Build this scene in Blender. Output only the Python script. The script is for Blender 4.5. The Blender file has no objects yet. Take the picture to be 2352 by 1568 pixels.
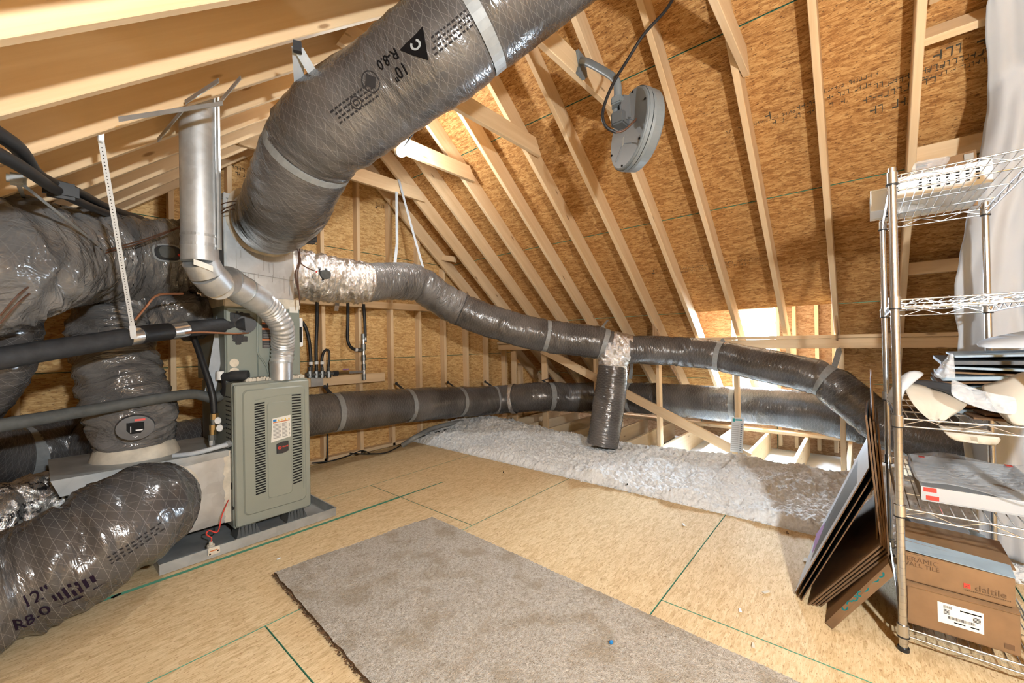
import bpy, bmesh, math, random
from mathutils import Vector, Matrix, noise
random.seed(7)
SC = bpy.context.scene
C = SC.collection
V = Vector
# ------------------------------------------------------------------ camera
CAMH, F = 1.16, 935.6
YAW, PITCH, ROLL = 0.707386, 0.0059328, 0.0195580
_cy, _sy, _cp, _sp, _cr, _sr = math.cos(YAW), math.sin(YAW), math.cos(PITCH), math.sin(PITCH), math.cos(ROLL), math.sin(ROLL)
FWD = V((_cy*_cp, _sy*_cp, _sp)); _r = V((_sy, -_cy, 0)); _d = FWD.cross(_r)
RGT = _cr*_r + _sr*_d; DWN = -_sr*_r + _cr*_d
CAM = V((0, 0, CAMH))
cd = bpy.data.cameras.new('camera'); cam = bpy.data.objects.new('camera', cd); C.objects.link(cam)
M = Matrix.Identity(4)
for i in range(3):
    M[i][0] = RGT[i]; M[i][1] = -DWN[i]; M[i][2] = -FWD[i]; M[i][3] = CAM[i]
cam.matrix_world = M
cd.sensor_width = 36; cd.lens = 36*F/2352; cd.clip_start = 0.02
SC.camera = cam
# ------------------------------------------------------------------ sky, daylight, exposure
W = bpy.data.worlds.new('sky'); SC.world = W; W.use_nodes = True
bg = W.node_tree.nodes['Background']; bg.inputs[0].default_value = (.86, .93, 1, 1); bg.inputs[1].default_value = 9.0
SC.view_settings.view_transform = 'Standard'; SC.view_settings.look = 'None'
SC.view_settings.gamma = 1; SC.view_settings.use_curve_mapping = False
SC.view_settings.exposure = 0.64
cy = SC.cycles; cy.max_bounces = 4; cy.diffuse_bounces = 3; cy.glossy_bounces = 3; cy.transmission_bounces = 4; cy.transparent_max_bounces = 8
cy.caustics_reflective = False; cy.caustics_refractive = False; cy.adaptive_threshold = .08; cy.use_light_tree = False
def area_light(name, loc, direction, sx, sy, power, col):
    l = bpy.data.lights.new(name, 'AREA'); l.shape = 'RECTANGLE'; l.size = sx; l.size_y = sy; l.energy = power; l.color = col
    o = bpy.data.objects.new(name, l); C.objects.link(o); o.location = loc
    o.rotation_euler = V(direction).to_track_quat('-Z', 'Y').to_euler(); return o
def bulb_light(name, loc, power, col, rad=.05):
    l = bpy.data.lights.new(name, 'POINT'); l.energy = power; l.color = col; l.shadow_soft_size = rad
    o = bpy.data.objects.new(name, l); C.objects.link(o); o.location = loc; return o
# daylight entering through the dormer window
area_light('window_daylight', (6.32, 1.087, .997), (-1, 0, 0), .46, 1.12, 560, (.66, .83, 1))
# ------------------------------------------------------------------ pixel/plane helpers (a point of the place from a sight line and a known plane)
def ray(u, v): return RGT*((u-1176)/F) + DWN*((v-784)/F) + FWD
def D(u, v, dep): return CAM + ray(u, v)*dep
def PX(u, v, X): d = ray(u, v); return CAM + d*(X/d.x)
def PY(u, v, Y): d = ray(u, v); return CAM + d*(Y/d.y)
def PZ(u, v, Z): d = ray(u, v); return CAM + d*((Z-CAMH)/d.z)
# ------------------------------------------------------------------ roof and wall planes
SL = .8333; XR = 1.955
def zr(x): return 5.10-SL*x      # underside of right rafters
def zl(x): return 1.844+SL*x     # underside of left rafters
DV = .20                          # vertical rafter depth
RY = [.548+.403*k for k in range(-9, 10)]   # rafter lines along the ridge
YG = 4.22; YS = 4.31              # gable stud faces, gable sheathing
XK = 4.62; XE = 6.12              # knee wall, eave wall
XF = 2.97; YF = 4.12              # edges of the floor boards
YB = -3.0                         # wall behind
# ------------------------------------------------------------------ materials
def newmat(name):
    m = bpy.data.materials.new(name); m.use_nodes = True
    return m, m.node_tree, m.node_tree.nodes['Principled BSDF']
def N(nt, t, **kw):
    n = nt.nodes.new(t)
    for k, v in kw.items(): setattr(n, k, v)
    return n
def L(nt, a, b): nt.links.new(a, b)
def ramp(nt, fac, stops, interp='LINEAR'):
    r = N(nt, 'ShaderNodeValToRGB'); r.color_ramp.interpolation = interp
    e = r.color_ramp.elements
    while len(e) < len(stops): e.new(.5)
    for i, (p, c) in enumerate(stops):
        e[i].position = p; e[i].color = (*c, 1) if len(c) == 3 else c
    if fac is not None: L(nt, fac, r.inputs[0])
    return r
def mixc(nt, fac, a, b, mode='MIX'):
    m = N(nt, 'ShaderNodeMix', data_type='RGBA', blend_type=mode)
    for s, v in ((0, fac), (6, a), (7, b)):
        if isinstance(v, (int, float)): m.inputs[s].default_value = v
        elif isinstance(v, tuple): m.inputs[s].default_value = (*v, 1) if len(v) == 3 else v
        else: L(nt, v, m.inputs[s])
    return m.outputs[2]
def math_(nt, op, a, b=0.0, c=None):
    m = N(nt, 'ShaderNodeMath', operation=op)
    for i, v in enumerate((a, b) if c is None else (a, b, c)):
        if isinstance(v, (int, float)): m.inputs[i].default_value = v
        else: L(nt, v, m.inputs[i])
    return m.outputs[0]
def coords(nt, kind='Object', rnd=True, scale=(1, 1, 1), rot=(0, 0, 0)):
    tc = N(nt, 'ShaderNodeTexCoord'); out = tc.outputs[kind]
    if rnd:
        oi = N(nt, 'ShaderNodeObjectInfo'); a = N(nt, 'ShaderNodeVectorMath', operation='SCALE')
        cx = N(nt, 'ShaderNodeCombineXYZ'); L(nt, oi.outputs['Random'], cx.inputs[0])
        m2 = math_(nt, 'MULTIPLY', oi.outputs['Random'], 7.3); L(nt, m2, cx.inputs[1]); L(nt, math_(nt, 'MULTIPLY', oi.outputs['Random'], 3.1), cx.inputs[2])
        L(nt, cx.outputs[0], a.inputs[0]); a.inputs[3].default_value = 40
        ad = N(nt, 'ShaderNodeVectorMath', operation='ADD'); L(nt, out, ad.inputs[0]); L(nt, a.outputs[0], ad.inputs[1]); out = ad.outputs[0]
    mp = N(nt, 'ShaderNodeMapping'); mp.inputs['Scale'].default_value = scale; mp.inputs['Rotation'].default_value = rot
    L(nt, out, mp.inputs[0]); return mp.outputs[0]
def noise_(nt, vec, scale, detail=3, rough=.55, dist=0):
    n = N(nt, 'ShaderNodeTexNoise'); L(nt, vec, n.inputs['Vector']); n.inputs['Scale'].default_value = scale
    n.inputs['Detail'].default_value = detail; n.inputs['Roughness'].default_value = rough; n.inputs['Distortion'].default_value = dist
    return n.outputs[0]
def bump(nt, bs, height, strength, dist=.01):
    b = N(nt, 'ShaderNodeBump'); b.inputs['Strength'].default_value = strength; b.inputs['Distance'].default_value = dist
    L(nt, height, b.inputs['Height']); L(nt, b.outputs[0], bs.inputs['Normal'])
def plain(name, col, rough=.6, metal=0, spec=.5, nscale=0, namp=.12, bstr=0):
    m, nt, bs = newmat(name)
    bs.inputs['Base Color'].default_value = (*col, 1); bs.inputs['Roughness'].default_value = rough
    bs.inputs['Metallic'].default_value = metal; bs.inputs['Specular IOR Level'].default_value = spec
    if nscale:
        n = noise_(nt, coords(nt), nscale, 4)
        c0 = tuple(x*(1-namp) for x in col); c1 = tuple(min(1, x*(1+namp)) for x in col)
        L(nt, ramp(nt, n, [(.3, c0), (.7, c1)]).outputs[0], bs.inputs['Base Color'])
        if bstr: bump(nt, bs, n, bstr)
    return m
def osb(name, cols, fleck, s=1.0, rough=.75):
    """strand board: overlapping flakes of differing tone, running mostly along local x"""
    m, nt, bs = newmat(name)
    base = coords(nt)
    def mp(scale, rot):
        q = N(nt, 'ShaderNodeMapping'); q.inputs['Scale'].default_value = scale; q.inputs['Rotation'].default_value = (0, 0, rot); L(nt, base, q.inputs[0]); return q.outputs[0]
    def n2(v, sc, det, rough=.6):
        n = N(nt, 'ShaderNodeTexNoise', noise_dimensions='2D'); L(nt, v, n.inputs['Vector']); n.inputs['Scale'].default_value = sc; n.inputs['Detail'].default_value = det; n.inputs['Roughness'].default_value = rough; return n
    v1 = mp((16*s, 62*s, 1), .22)
    nz = n2(v1, .8, 1)
    def vor(v, dist):
        q = N(nt, 'ShaderNodeVectorMath', operation='MULTIPLY_ADD'); L(nt, nz.outputs['Color'], q.inputs[0]); q.inputs[1].default_value = (dist, dist, 0); L(nt, v, q.inputs[2])
        vo = N(nt, 'ShaderNodeTexVoronoi', voronoi_dimensions='2D'); L(nt, q.outputs[0], vo.inputs['Vector']); vo.inputs['Scale'].default_value = 1
        sp = N(nt, 'ShaderNodeSeparateColor'); L(nt, vo.outputs['Color'], sp.inputs[0]); return sp
    a = vor(v1, 2.0); b = vor(mp((24*s, 88*s, 1), -.5), 2.0)
    fine = n2(mp((13*s, 120*s, 1), .05), 1.6, 3, .7).outputs[0]
    t = math_(nt, 'MULTIPLY_ADD', a.outputs[0], .22, math_(nt, 'MULTIPLY_ADD', b.outputs[0], .20, math_(nt, 'MULTIPLY', fine, .62)))
    col = ramp(nt, t, [(.30, cols[0]), (.46, cols[1]), (.58, cols[2]), (.76, cols[3])]).outputs[0]
    fl = n2(mp((34*s, 105*s, 1), .12), 1.0, 2).outputs[0]
    f = ramp(nt, fl, [(.64, (0, 0, 0)), (.70, (1, 1, 1))]).outputs[0]
    col = mixc(nt, math_(nt, 'MULTIPLY', f, fleck[3]), col, fleck[:3])
    L(nt, col, bs.inputs['Base Color']); bs.inputs['Roughness'].default_value = rough; bs.inputs['Specular IOR Level'].default_value = .2
    return m
def wood(name, c0, c1, knot=(.22, .10, .035), rough=.65):
    m, nt, bs = newmat(name)
    v = coords(nt, scale=(1.2, 26, 26)); g = noise_(nt, v, 1.0, 4, .6, .6)
    v2 = coords(nt, scale=(.7, 5, 5)); g2 = noise_(nt, v2, 1.0, 2)
    t = math_(nt, 'ADD', math_(nt, 'MULTIPLY', g, .5), math_(nt, 'MULTIPLY', g2, .5))
    col = ramp(nt, t, [(.36, c1), (.5, tuple((a+b)/2 for a, b in zip(c0, c1))), (.64, c0)]).outputs[0]
    vo = N(nt, 'ShaderNodeTexVoronoi'); L(nt, coords(nt, scale=(2.4, 9, 9)), vo.inputs['Vector']); vo.inputs['Scale'].default_value = 1
    k = ramp(nt, vo.outputs['Distance'], [(.05, (1, 1, 1)), (.10, (0, 0, 0))]).outputs[0]
    col = mixc(nt, math_(nt, 'MULTIPLY', k, .75), col, knot)
    L(nt, col, bs.inputs['Base Color']); bs.inputs['Roughness'].default_value = rough; bs.inputs['Specular IOR Level'].default_value = .3
    bump(nt, bs, g, .12, .003); return m
def duct_skin(name, base, lighten, scrim=.22, rough=.22, crinkle=.6):
    """black mylar jacket with a woven scrim, uv in metres (along, around)"""
    m, nt, bs = newmat(name)
    tc = N(nt, 'ShaderNodeTexCoord'); uv = tc.outputs['UV']
    sp = N(nt, 'ShaderNodeSeparateXYZ'); L(nt, uv, sp.inputs[0])
    def lines(expr, period, width):
        fr = math_(nt, 'FRACT', math_(nt, 'MULTIPLY', expr, 1/period)); return math_(nt, 'LESS_THAN', fr, width/period)
    x, y = sp.outputs[0], sp.outputs[1]
    ln = math_(nt, 'MAXIMUM', lines(x, .024, .0012), math_(nt, 'MAXIMUM', lines(math_(nt, 'MULTIPLY_ADD', y, .62, x), .036, .0012), lines(math_(nt, 'MULTIPLY_ADD', y, -.62, x), .036, .0012)))
    def n2(scale, det, rough_, dist):
        mp = N(nt, 'ShaderNodeMapping'); L(nt, uv, mp.inputs[0]); mp.inputs['Scale'].default_value = (*scale, 1)
        n = N(nt, 'ShaderNodeTexNoise', noise_dimensions='2D'); L(nt, mp.outputs[0], n.inputs[0]); n.inputs['Scale'].default_value = 1; n.inputs['Detail'].default_value = det; n.inputs['Roughness'].default_value = rough_; n.inputs['Distortion'].default_value = dist; return n.outputs[0]
    a = n2((15, 5), 3, .6, 1.0); b = n2((52, 22), 2, .6, .6); n3 = n2((3, 3), 2, .5, 0)
    # creases: sharp ridges where the noise crosses its middle
    ridge = math_(nt, 'ABSOLUTE', math_(nt, 'SUBTRACT', a, .5)); ridge2 = math_(nt, 'ABSOLUTE', math_(nt, 'SUBTRACT', b, .5))
    h = math_(nt, 'MULTIPLY_ADD', ridge2, .35, ridge)
    b0 = ramp(nt, n3, [(.35, base), (.7, lighten)]).outputs[0]
    L(nt, mixc(nt, math_(nt, 'MULTIPLY', ln, scrim), b0, (.46, .44, .42)), bs.inputs['Base Color'])
    L(nt, math_(nt, 'MULTIPLY_ADD', n3, .18, rough-.09), bs.inputs['Roughness']); bs.inputs['Specular IOR Level'].default_value = .85
    bump(nt, bs, h, crinkle, .03); return m
def foil(name, print_=0.0):
    m, nt, bs = newmat(name)
    tc = N(nt, 'ShaderNodeTexCoord'); uv = tc.outputs['UV']
    mp = N(nt, 'ShaderNodeMapping'); L(nt, uv, mp.inputs[0]); mp.inputs['Scale'].default_value = (14, 10, 1)
    c = noise_(nt, mp.outputs[0], 1.5, 5, .65, 1.5)
    vo = N(nt, 'ShaderNodeTexVoronoi'); L(nt, mp.outputs[0], vo.inputs[0]); vo.inputs['Scale'].default_value = 2.2
    h = math_(nt, 'ADD', c, math_(nt, 'MULTIPLY', vo.outputs['Distance'], .5))
    bs.inputs['Base Color'].default_value = (.88, .88, .88, 1); bs.inputs['Metallic'].default_value = .92; bs.inputs['Roughness'].default_value = .22
    if print_:
        mp3 = N(nt, 'ShaderNodeMapping'); L(nt, uv, mp3.inputs[0]); mp3.inputs['Scale'].default_value = (55, 40, 1)
        n = noise_(nt, mp3.outputs[0], 1.0, 3); mp4 = N(nt, 'ShaderNodeMapping'); L(nt, uv, mp4.inputs[0]); mp4.inputs['Scale'].default_value = (11, 13, 1)
        n4 = noise_(nt, mp4.outputs[0], 1.0, 1)
        f = math_(nt, 'MULTIPLY', math_(nt, 'GREATER_THAN', n, .53), math_(nt, 'GREATER_THAN', n4, .52))
        L(nt, mixc(nt, math_(nt, 'MULTIPLY', f, print_), (.80, .79, .77), (.05, .05, .06)), bs.inputs['Base Color'])
    bump(nt, bs, h, .9, .02); return m
def galv(name, col=(.55, .57, .58), rough=.36, sc=18):
    m, nt, bs = newmat(name)
    vo = N(nt, 'ShaderNodeTexVoronoi'); L(nt, coords(nt), vo.inputs[0]); vo.inputs['Scale'].default_value = sc
    n = noise_(nt, coords(nt), 6, 3)
    sp = N(nt, 'ShaderNodeSeparateColor'); L(nt, vo.outputs['Color'], sp.inputs[0])
    t = math_(nt, 'ADD', math_(nt, 'MULTIPLY', sp.outputs[0], .12), math_(nt, 'MULTIPLY', n, .88))
    L(nt, ramp(nt, t, [(.3, tuple(c*.8 for c in col)), (.7, tuple(min(1, c*1.15) for c in col))]).outputs[0], bs.inputs['Base Color'])
    bs.inputs['Metallic'].default_value = .7; L(nt, math_(nt, 'ADD', rough-.05, math_(nt, 'MULTIPLY', t, .16)), bs.inputs['Roughness']); return m
MT = {}
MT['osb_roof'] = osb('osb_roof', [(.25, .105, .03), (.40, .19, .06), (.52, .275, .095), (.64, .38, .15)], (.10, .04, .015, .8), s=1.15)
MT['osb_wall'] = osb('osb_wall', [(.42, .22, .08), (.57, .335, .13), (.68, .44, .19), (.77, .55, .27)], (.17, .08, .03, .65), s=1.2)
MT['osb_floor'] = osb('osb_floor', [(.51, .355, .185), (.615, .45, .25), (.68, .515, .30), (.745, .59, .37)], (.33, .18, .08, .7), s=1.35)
MT['osb_bounce_greyed'] = osb('osb_bounce_greyed', [(.26, .14, .07), (.37, .22, .12), (.46, .30, .175), (.56, .40, .26)], (.12, .06, .03, .7), s=1.15)  # wall board greyed in colour to offset the orange bounce light inside the dormer
MT['edge'] = plain('green_edge_seal', (.06, .21, .125), .7)
MT['wood'] = wood('pine_lumber', (.78, .58, .36), (.66, .45, .25))
MT['wood_pale'] = wood('pale_lumber', (.80, .66, .47), (.71, .54, .34))
MT['duct'] = duct_skin('black_duct_jacket', (.056, .052, .051), (.11, .102, .098), crinkle=.28)
MT['duct_soft'] = duct_skin('smooth_duct_jacket', (.11, .104, .101), (.195, .186, .180), scrim=.07, rough=.17, crinkle=.7)
MT['foil'] = foil('foil_tape'); MT['foil_print'] = foil('printed_foil', .85)
MT['galv'] = galv('galvanised_steel'); MT['galv_dull'] = galv('dull_galvanised_steel', (.46, .48, .48), .55)
MT['alu'] = galv('bright_aluminium', (.62, .64, .65), .40, 40)
MT['green'] = plain('furnace_enamel', (.265, .285, .245), .42, 0, .5, 3, .05)
MT['green_dark'] = plain('coil_cabinet_enamel', (.215, .245, .215), .45, 0, .5, 3, .06)
MT['black'] = plain('black_rubber', (.012, .012, .013), .5)
MT['slot'] = plain('dark_slot', (.004, .004, .004), .9)
MT['foam'] = plain('black_foam_sleeve', (.030, .031, .034), .62, 0, .4, 30, .25, .15)
MT['foam_grey'] = plain('grey_dusty_sleeve', (.085, .088, .085), .65, 0, .4, 20, .2, .15)
MT['strap'] = plain('nylon_strap', (.27, .28, .28), .5, 0, .5, 40, .1)
MT['white_strap'] = plain('pale_strap', (.50, .54, .58), .5, 0, .4, 12, .08)
MT['mastic'] = plain('cream_mastic', (.62, .56, .46), .8, 0, .3, 14, .2, .4)
MT['white'] = plain('white_plastic', (.80, .81, .82), .4)
MT['paper'] = plain('label_paper', (.74, .72, .66), .7)
MT['cream'] = plain('cream_paper', (.45, .41, .345), .8, 0, .2, 6, .08)
MT['ink'] = plain('black_ink', (.007, .006, .006), .95, 0, .05)
MT['ink_purple'] = plain('purple_ink', (.016, .009, .018), .9, 0, .08)
MT['ink_grey'] = plain('grey_print', (.30, .29, .27), .8)
MT['ink_faint'] = plain('faint_ink', (.028, .025, .025), .9, 0, .1)
MT['tray'] = plain('grey_white_plastic', (.42, .43, .44), .45)
MT['stamp'] = plain('faded_stamp_ink', (.075, .06, .038), .9)
MT['red'] = plain('red_print', (.62, .045, .03), .5)
MT['orange'] = plain('orange_print', (.55, .17, .05), .6)
MT['yellow'] = plain('yellow_print', (.75, .48, .03), .6)
MT['blue'] = plain('blue_print', (.02, .20, .50), .5)
MT['teal'] = plain('teal_print', (.02, .36, .38), .6)
MT['purple'] = plain('purple_print', (.32, .16, .36), .7)
MT['badge'] = plain('dark_badge', (.035, .035, .038), .35)
MT['dish'] = plain('grey_dish_paint', (.17, .19, .20), .42, 0, .5, 4, .04)
MT['dish_dark'] = plain('dark_grey_dish', (.10, .105, .11), .5)
MT['copper'] = plain('copper_wire', (.42, .19, .10), .4, .7)
MT['brown'] = plain('brown_wire', (.10, .045, .025), .5)
MT['brass'] = plain('brass_fitting', (.42, .30, .14), .35, .9)
MT['iron'] = plain('grey_pipe_fitting', (.16, .17, .17), .4, .7, .5, 30, .3)
MT['chrome'] = plain('chrome_wire', (.60, .61, .62), .27, 1)
MT['card'] = plain('brown_cardboard', (.22, .13, .066), .8, 0, .2, 9, .12, .1)
MT['card_dark'] = plain('dark_cardboard', (.13, .075, .04), .85, 0, .2, 12, .2, .2)
MT['card_face'] = plain('printed_card_face', (.55, .60, .66), .5, 0, .4, 4, .08)
MT['card_black'] = plain('black_printed_card', (.03, .035, .042), .5)
MT['tile_blue'] = plain('blue_grey_card', (.24, .31, .37), .55, 0, .4, 8, .15)
MT['drywall'] = plain('drywall', (.74, .75, .76), .85, 0, .2, 5, .06)
MT['sheet'] = plain('white_sheet', (.44, .45, .47), .75, 0, .2, 3, .05)
MT['pvc'] = plain('pvc_pipe', (.75, .76, .76), .4)
MT['frame'] = plain('window_frame', (.82, .84, .84), .4)
MT['tarp'] = plain('outer_board', (.10, .07, .04), .9)
def clear_plastic():
    m, nt, bs = newmat('clear_film')
    bs.inputs['Base Color'].default_value = (.9, .93, .96, 1); bs.inputs['Roughness'].default_value = .12; bs.inputs['Specular IOR Level'].default_value = .9
    bs.inputs['Alpha'].default_value = .28
    n = noise_(nt, coords(nt), 22, 4, .6, 1.5); bump(nt, bs, n, .8, .02)
    return m
MT['film'] = clear_plastic()
def glass_mat():
    m, nt, bs = newmat('window_glass')
    bs.inputs['Base Color'].default_value = (1, 1, 1, 1); bs.inputs['Roughness'].default_value = .05; bs.inputs['Alpha'].default_value = .08
    return m
MT['glass'] = glass_mat()
def emit_mat(name, col, s):
    m, nt, bs = newmat(name); bs.inputs['Base Color'].default_value = (*col, 1)
    bs.inputs['Emission Color'].default_value = (*col, 1); bs.inputs['Emission Strength'].default_value = s; return m
MT['bulb'] = emit_mat('lit_bulb', (1, .96, .88), 60)
def carpet_mat():
    m, nt, bs = newmat('beige_carpet')
    v = coords(nt, rnd=False)
    a = noise_(nt, v, 7, 2, .5); b = noise_(nt, v, 260, 2, .6); c = noise_(nt, v, 90, 2, .6)
    t = math_(nt, 'ADD', math_(nt, 'MULTIPLY', b, .6), math_(nt, 'MULTIPLY', c, .5))
    col = ramp(nt, t, [(.36, (.23, .187, .137)), (.54, (.425, .375, .312)), (.72, (.575, .535, .475))]).outputs[0]
    k = ramp(nt, a, [(.5, (0, 0, 0)), (.66, (1, 1, 1))]).outputs[0]
    col = mixc(nt, math_(nt, 'MULTIPLY', k, .5), col, (.28, .215, .14))
    L(nt, col, bs.inputs['Base Color']); bs.inputs['Roughness'].default_value = .95; bs.inputs['Specular IOR Level'].default_value = .1
    bump(nt, bs, t, .9, .008); return m
MT['carpet'] = carpet_mat()
def insul_mat():
    m, nt, bs = newmat('blown_white_insulation')
    v = coords(nt, rnd=False); a = noise_(nt, v, 55, 4, .65, .5); b = noise_(nt, v, 3, 2)
    t = math_(nt, 'ADD', math_(nt, 'MULTIPLY', a, .8), math_(nt, 'MULTIPLY', b, .2))
    L(nt, ramp(nt, t, [(.3, (.62, .62, .61)), (.55, (.77, .78, .78)), (.7, (.84, .85, .85))]).outputs[0], bs.inputs['Base Color'])
    bs.inputs['Roughness'].default_value = 1; bs.inputs['Specular IOR Level'].default_value = .05
    bump(nt, bs, a, .35, .012); return m
MT['insul'] = insul_mat()
# ------------------------------------------------------------------ builders
def link(o, parent=None):
    C.objects.link(o)
    if parent is not None:
        o.parent = parent; o.matrix_parent_inverse = parent.matrix_basis.inverted()
    return o
def mesh(name, verts, faces, mats, parent=None, smooth=False, fm=None, uvs=None, basis=None):
    me = bpy.data.meshes.new(name); me.from_pydata([tuple(v) for v in verts], [], faces)
    for m in (mats if isinstance(mats, (list, tuple)) else [mats]): me.materials.append(MT[m] if isinstance(m, str) else m)
    if fm: me.polygons.foreach_set('material_index', fm)
    if smooth: me.polygons.foreach_set('use_smooth', [True]*len(me.polygons))
    if uvs:
        ul = me.uv_layers.new(name='UVMap'); i = 0
        for p in me.polygons:
            for li in p.loop_indices: ul.data[li].uv = uvs[me.loops[li].vertex_index] if isinstance(uvs, list) else uvs(me.loops[li].vertex_index, p)
    me.update()
    if smooth: me.set_sharp_from_angle(angle=math.radians(48))
    o = bpy.data.objects.new(name, me)
    if basis is not None: o.matrix_basis = basis
    return link(o, parent)
def tag(o, label=None, cat=None, group=None, kind=None):
    if label: o['label'] = label
    if cat: o['category'] = cat
    if group: o['group'] = group
    if kind: o['kind'] = kind
    return o
def thing(name, loc, label, cat, group=None, kind=None):
    o = bpy.data.objects.new(name, None); o.empty_display_size = .1; o.matrix_basis = Matrix.Translation(V(loc)); C.objects.link(o)
    return tag(o, label, cat, group, kind)
BF = [(0, 3, 2, 1), (4, 5, 6, 7), (0, 1, 5, 4), (1, 2, 6, 5), (2, 3, 7, 6), (3, 0, 4, 7)]
def boxv(x0, x1, y0, y1, z0, z1):
    return [V(p) for p in ((x0, y0, z0), (x1, y0, z0), (x1, y1, z0), (x0, y1, z0), (x0, y0, z1), (x1, y0, z1), (x1, y1, z1), (x0, y1, z1))]
class MB:
    """collects pieces of one part"""
    def __init__(s): s.v = []; s.f = []; s.m = []
    def add(s, v, f, mi=0):
        n = len(s.v); s.v += [V(p) for p in v]; s.f += [tuple(i+n for i in q) for q in f]; s.m += [mi]*len(f); return s
    def box(s, x0, x1, y0, y1, z0, z1, mi=0): return s.add(boxv(x0, x1, y0, y1, z0, z1), BF, mi)
    def rbox(s, x0, x1, y0, y1, z0, z1, r=.01, mi=0):
        bm = bmesh.new(); bmesh.ops.create_cube(bm, size=1)
        for q in bm.verts: q.co = V(((x0+x1)/2+q.co.x*(x1-x0), (y0+y1)/2+q.co.y*(y1-y0), (z0+z1)/2+q.co.z*(z1-z0)))
        bmesh.ops.bevel(bm, geom=list(bm.edges), offset=r, segments=2, affect='EDGES')
        bm.verts.ensure_lookup_table(); s.add([q.co.copy() for q in bm.verts], [[w.index for w in f.verts] for f in bm.faces], mi); bm.free(); return s
    def tube(s, pts, r, n=10, mi=0, caps=True):
        pts = [V(p) for p in pts]; rs = r if isinstance(r, (list, tuple)) else [r]*len(pts)
        fr = frames(pts); vs = []; fs = []
        for i, p in enumerate(pts):
            for k in range(n):
                a = 2*math.pi*k/n; vs.append(p + (fr[i][1]*math.cos(a)+fr[i][2]*math.sin(a))*rs[i])
        for i in range(len(pts)-1):
            for k in range(n):
                a = i*n+k; b = i*n+(k+1) % n; fs.append((a, b, b+n, a+n))
        if caps: fs.append(tuple(range(n-1, -1, -1))); fs.append(tuple(range((len(pts)-1)*n, len(pts)*n)))
        return s.add(vs, fs, mi)
    def bar(s, a, b, w, h, up=V((0, 0, 1)), mi=0):
        a, b = V(a), V(b); x = (b-a).normalized(); y = V(up).cross(x).normalized(); z = x.cross(y)
        vs = [p + y*(sy*w/2) + z*(sz*h/2) for p, sy, sz in ((a, -1, -1), (b, -1, -1), (b, 1, -1), (a, 1, -1), (a, -1, 1), (b, -1, 1), (b, 1, 1), (a, 1, 1))]
        return s.add(vs, BF, mi)
    def ribbon(s, pts, wdir, w, t=.0015, mi=0):
        """thin flat band through points, width along wdir (one or one per point)"""
        pts = [V(p) for p in pts]; n = len(pts); wd = wdir if isinstance(wdir, list) else [wdir]*n; fr = frames(pts); vs = []; fs = []
        for i, p in enumerate(pts):
            a = V(wd[i]).normalized(); nn = fr[i][0].cross(a).normalized()
            for sa, sn in ((-1, -1), (1, -1), (1, 1), (-1, 1)): vs.append(p+a*(sa*w/2)+nn*(sn*t/2))
        for i in range(n-1):
            for k in range(4): a = i*4+k; b = i*4+(k+1) % 4; fs.append((a, b, b+4, a+4))
        fs.append((3, 2, 1, 0)); fs.append(tuple(range((n-1)*4, n*4))); return s.add(vs, fs, mi)
    def build(s, name, mats, parent=None, smooth=False, basis=None): return mesh(name, s.v, s.f, mats, parent, smooth, s.m, basis=basis)
def frames(pts):
    out = []; prev = None
    for i in range(len(pts)):
        a = pts[max(i-1, 0)]; b = pts[min(i+1, len(pts)-1)]; t = (b-a).normalized()
        if prev is None:
            ref = V((0, 0, 1)) if abs(t.z) < .95 else V((1, 0, 0)); n = (ref - t*ref.dot(t)).normalized()
        else:
            n = (prev - t*prev.dot(t)).normalized()
        prev = n; out.append((t, n, t.cross(n)))
    return out
def smooth_path(pts, step=.02):
    """catmull-rom through points (3 or 4 numbers), resampled evenly"""
    P = [V(p) if len(p) == 4 else V((*p, 0)) for p in pts]
    if len(P) == 2: dense = [P[0].lerp(P[1], i/60) for i in range(61)]
    else:
        P = [P[0]*2-P[1]] + P + [P[-1]*2-P[-2]]; dense = []
        for i in range(1, len(P)-2):
            for k in range(40):
                t = k/40; a, b, c, d = P[i-1], P[i], P[i+1], P[i+2]
                dense.append(.5*((2*b)+(c-a)*t+(2*a-5*b+4*c-d)*t*t+(3*b-a-3*c+d)*t**3))
        dense.append(P[-2])
    ln = [0]
    for a, b in zip(dense, dense[1:]): ln.append(ln[-1]+(b.xyz-a.xyz).length)
    n = max(2, int(ln[-1]/step)+1); out = []; j = 0
    for i in range(n):
        s = ln[-1]*i/(n-1)
        while j < len(ln)-2 and ln[j+1] < s: j += 1
        t = (s-ln[j])/max(1e-9, ln[j+1]-ln[j]); out.append(dense[j].lerp(dense[j+1], t))
    return out, ln[-1]
def lumber(name, a, b, w, h, up=(0, 0, 1), parent=None, mat='wood', cuts=None):
    """a board from a to b; w = thickness across, h = depth along 'up'; mesh local x is the length"""
    a, b = V(a), V(b); x = (b-a).normalized(); y = V(up).cross(x).normalized(); z = x.cross(y); l = (b-a).length
    Mx = Matrix.Identity(4)
    for i in range(3): Mx[i][0] = x[i]; Mx[i][1] = y[i]; Mx[i][2] = z[i]; Mx[i][3] = (a[i]+b[i])/2
    bm = bmesh.new(); bmesh.ops.create_cube(bm, size=1)
    for q in bm.verts: q.co = V((q.co.x*l, q.co.y*w, q.co.z*h))
    bmesh.ops.bevel(bm, geom=[e for e in bm.edges if abs(e.verts[0].co.x-e.verts[1].co.x) > l*.5], offset=.003, segments=1, affect='EDGES')
    if cuts: cuts(bm, l, w, h)
    me = bpy.data.meshes.new(name); bm.to_mesh(me); bm.free(); me.materials.append(MT[mat])
    o = bpy.data.objects.new(name, me); o.matrix_basis = Mx; return link(o, parent)
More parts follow.
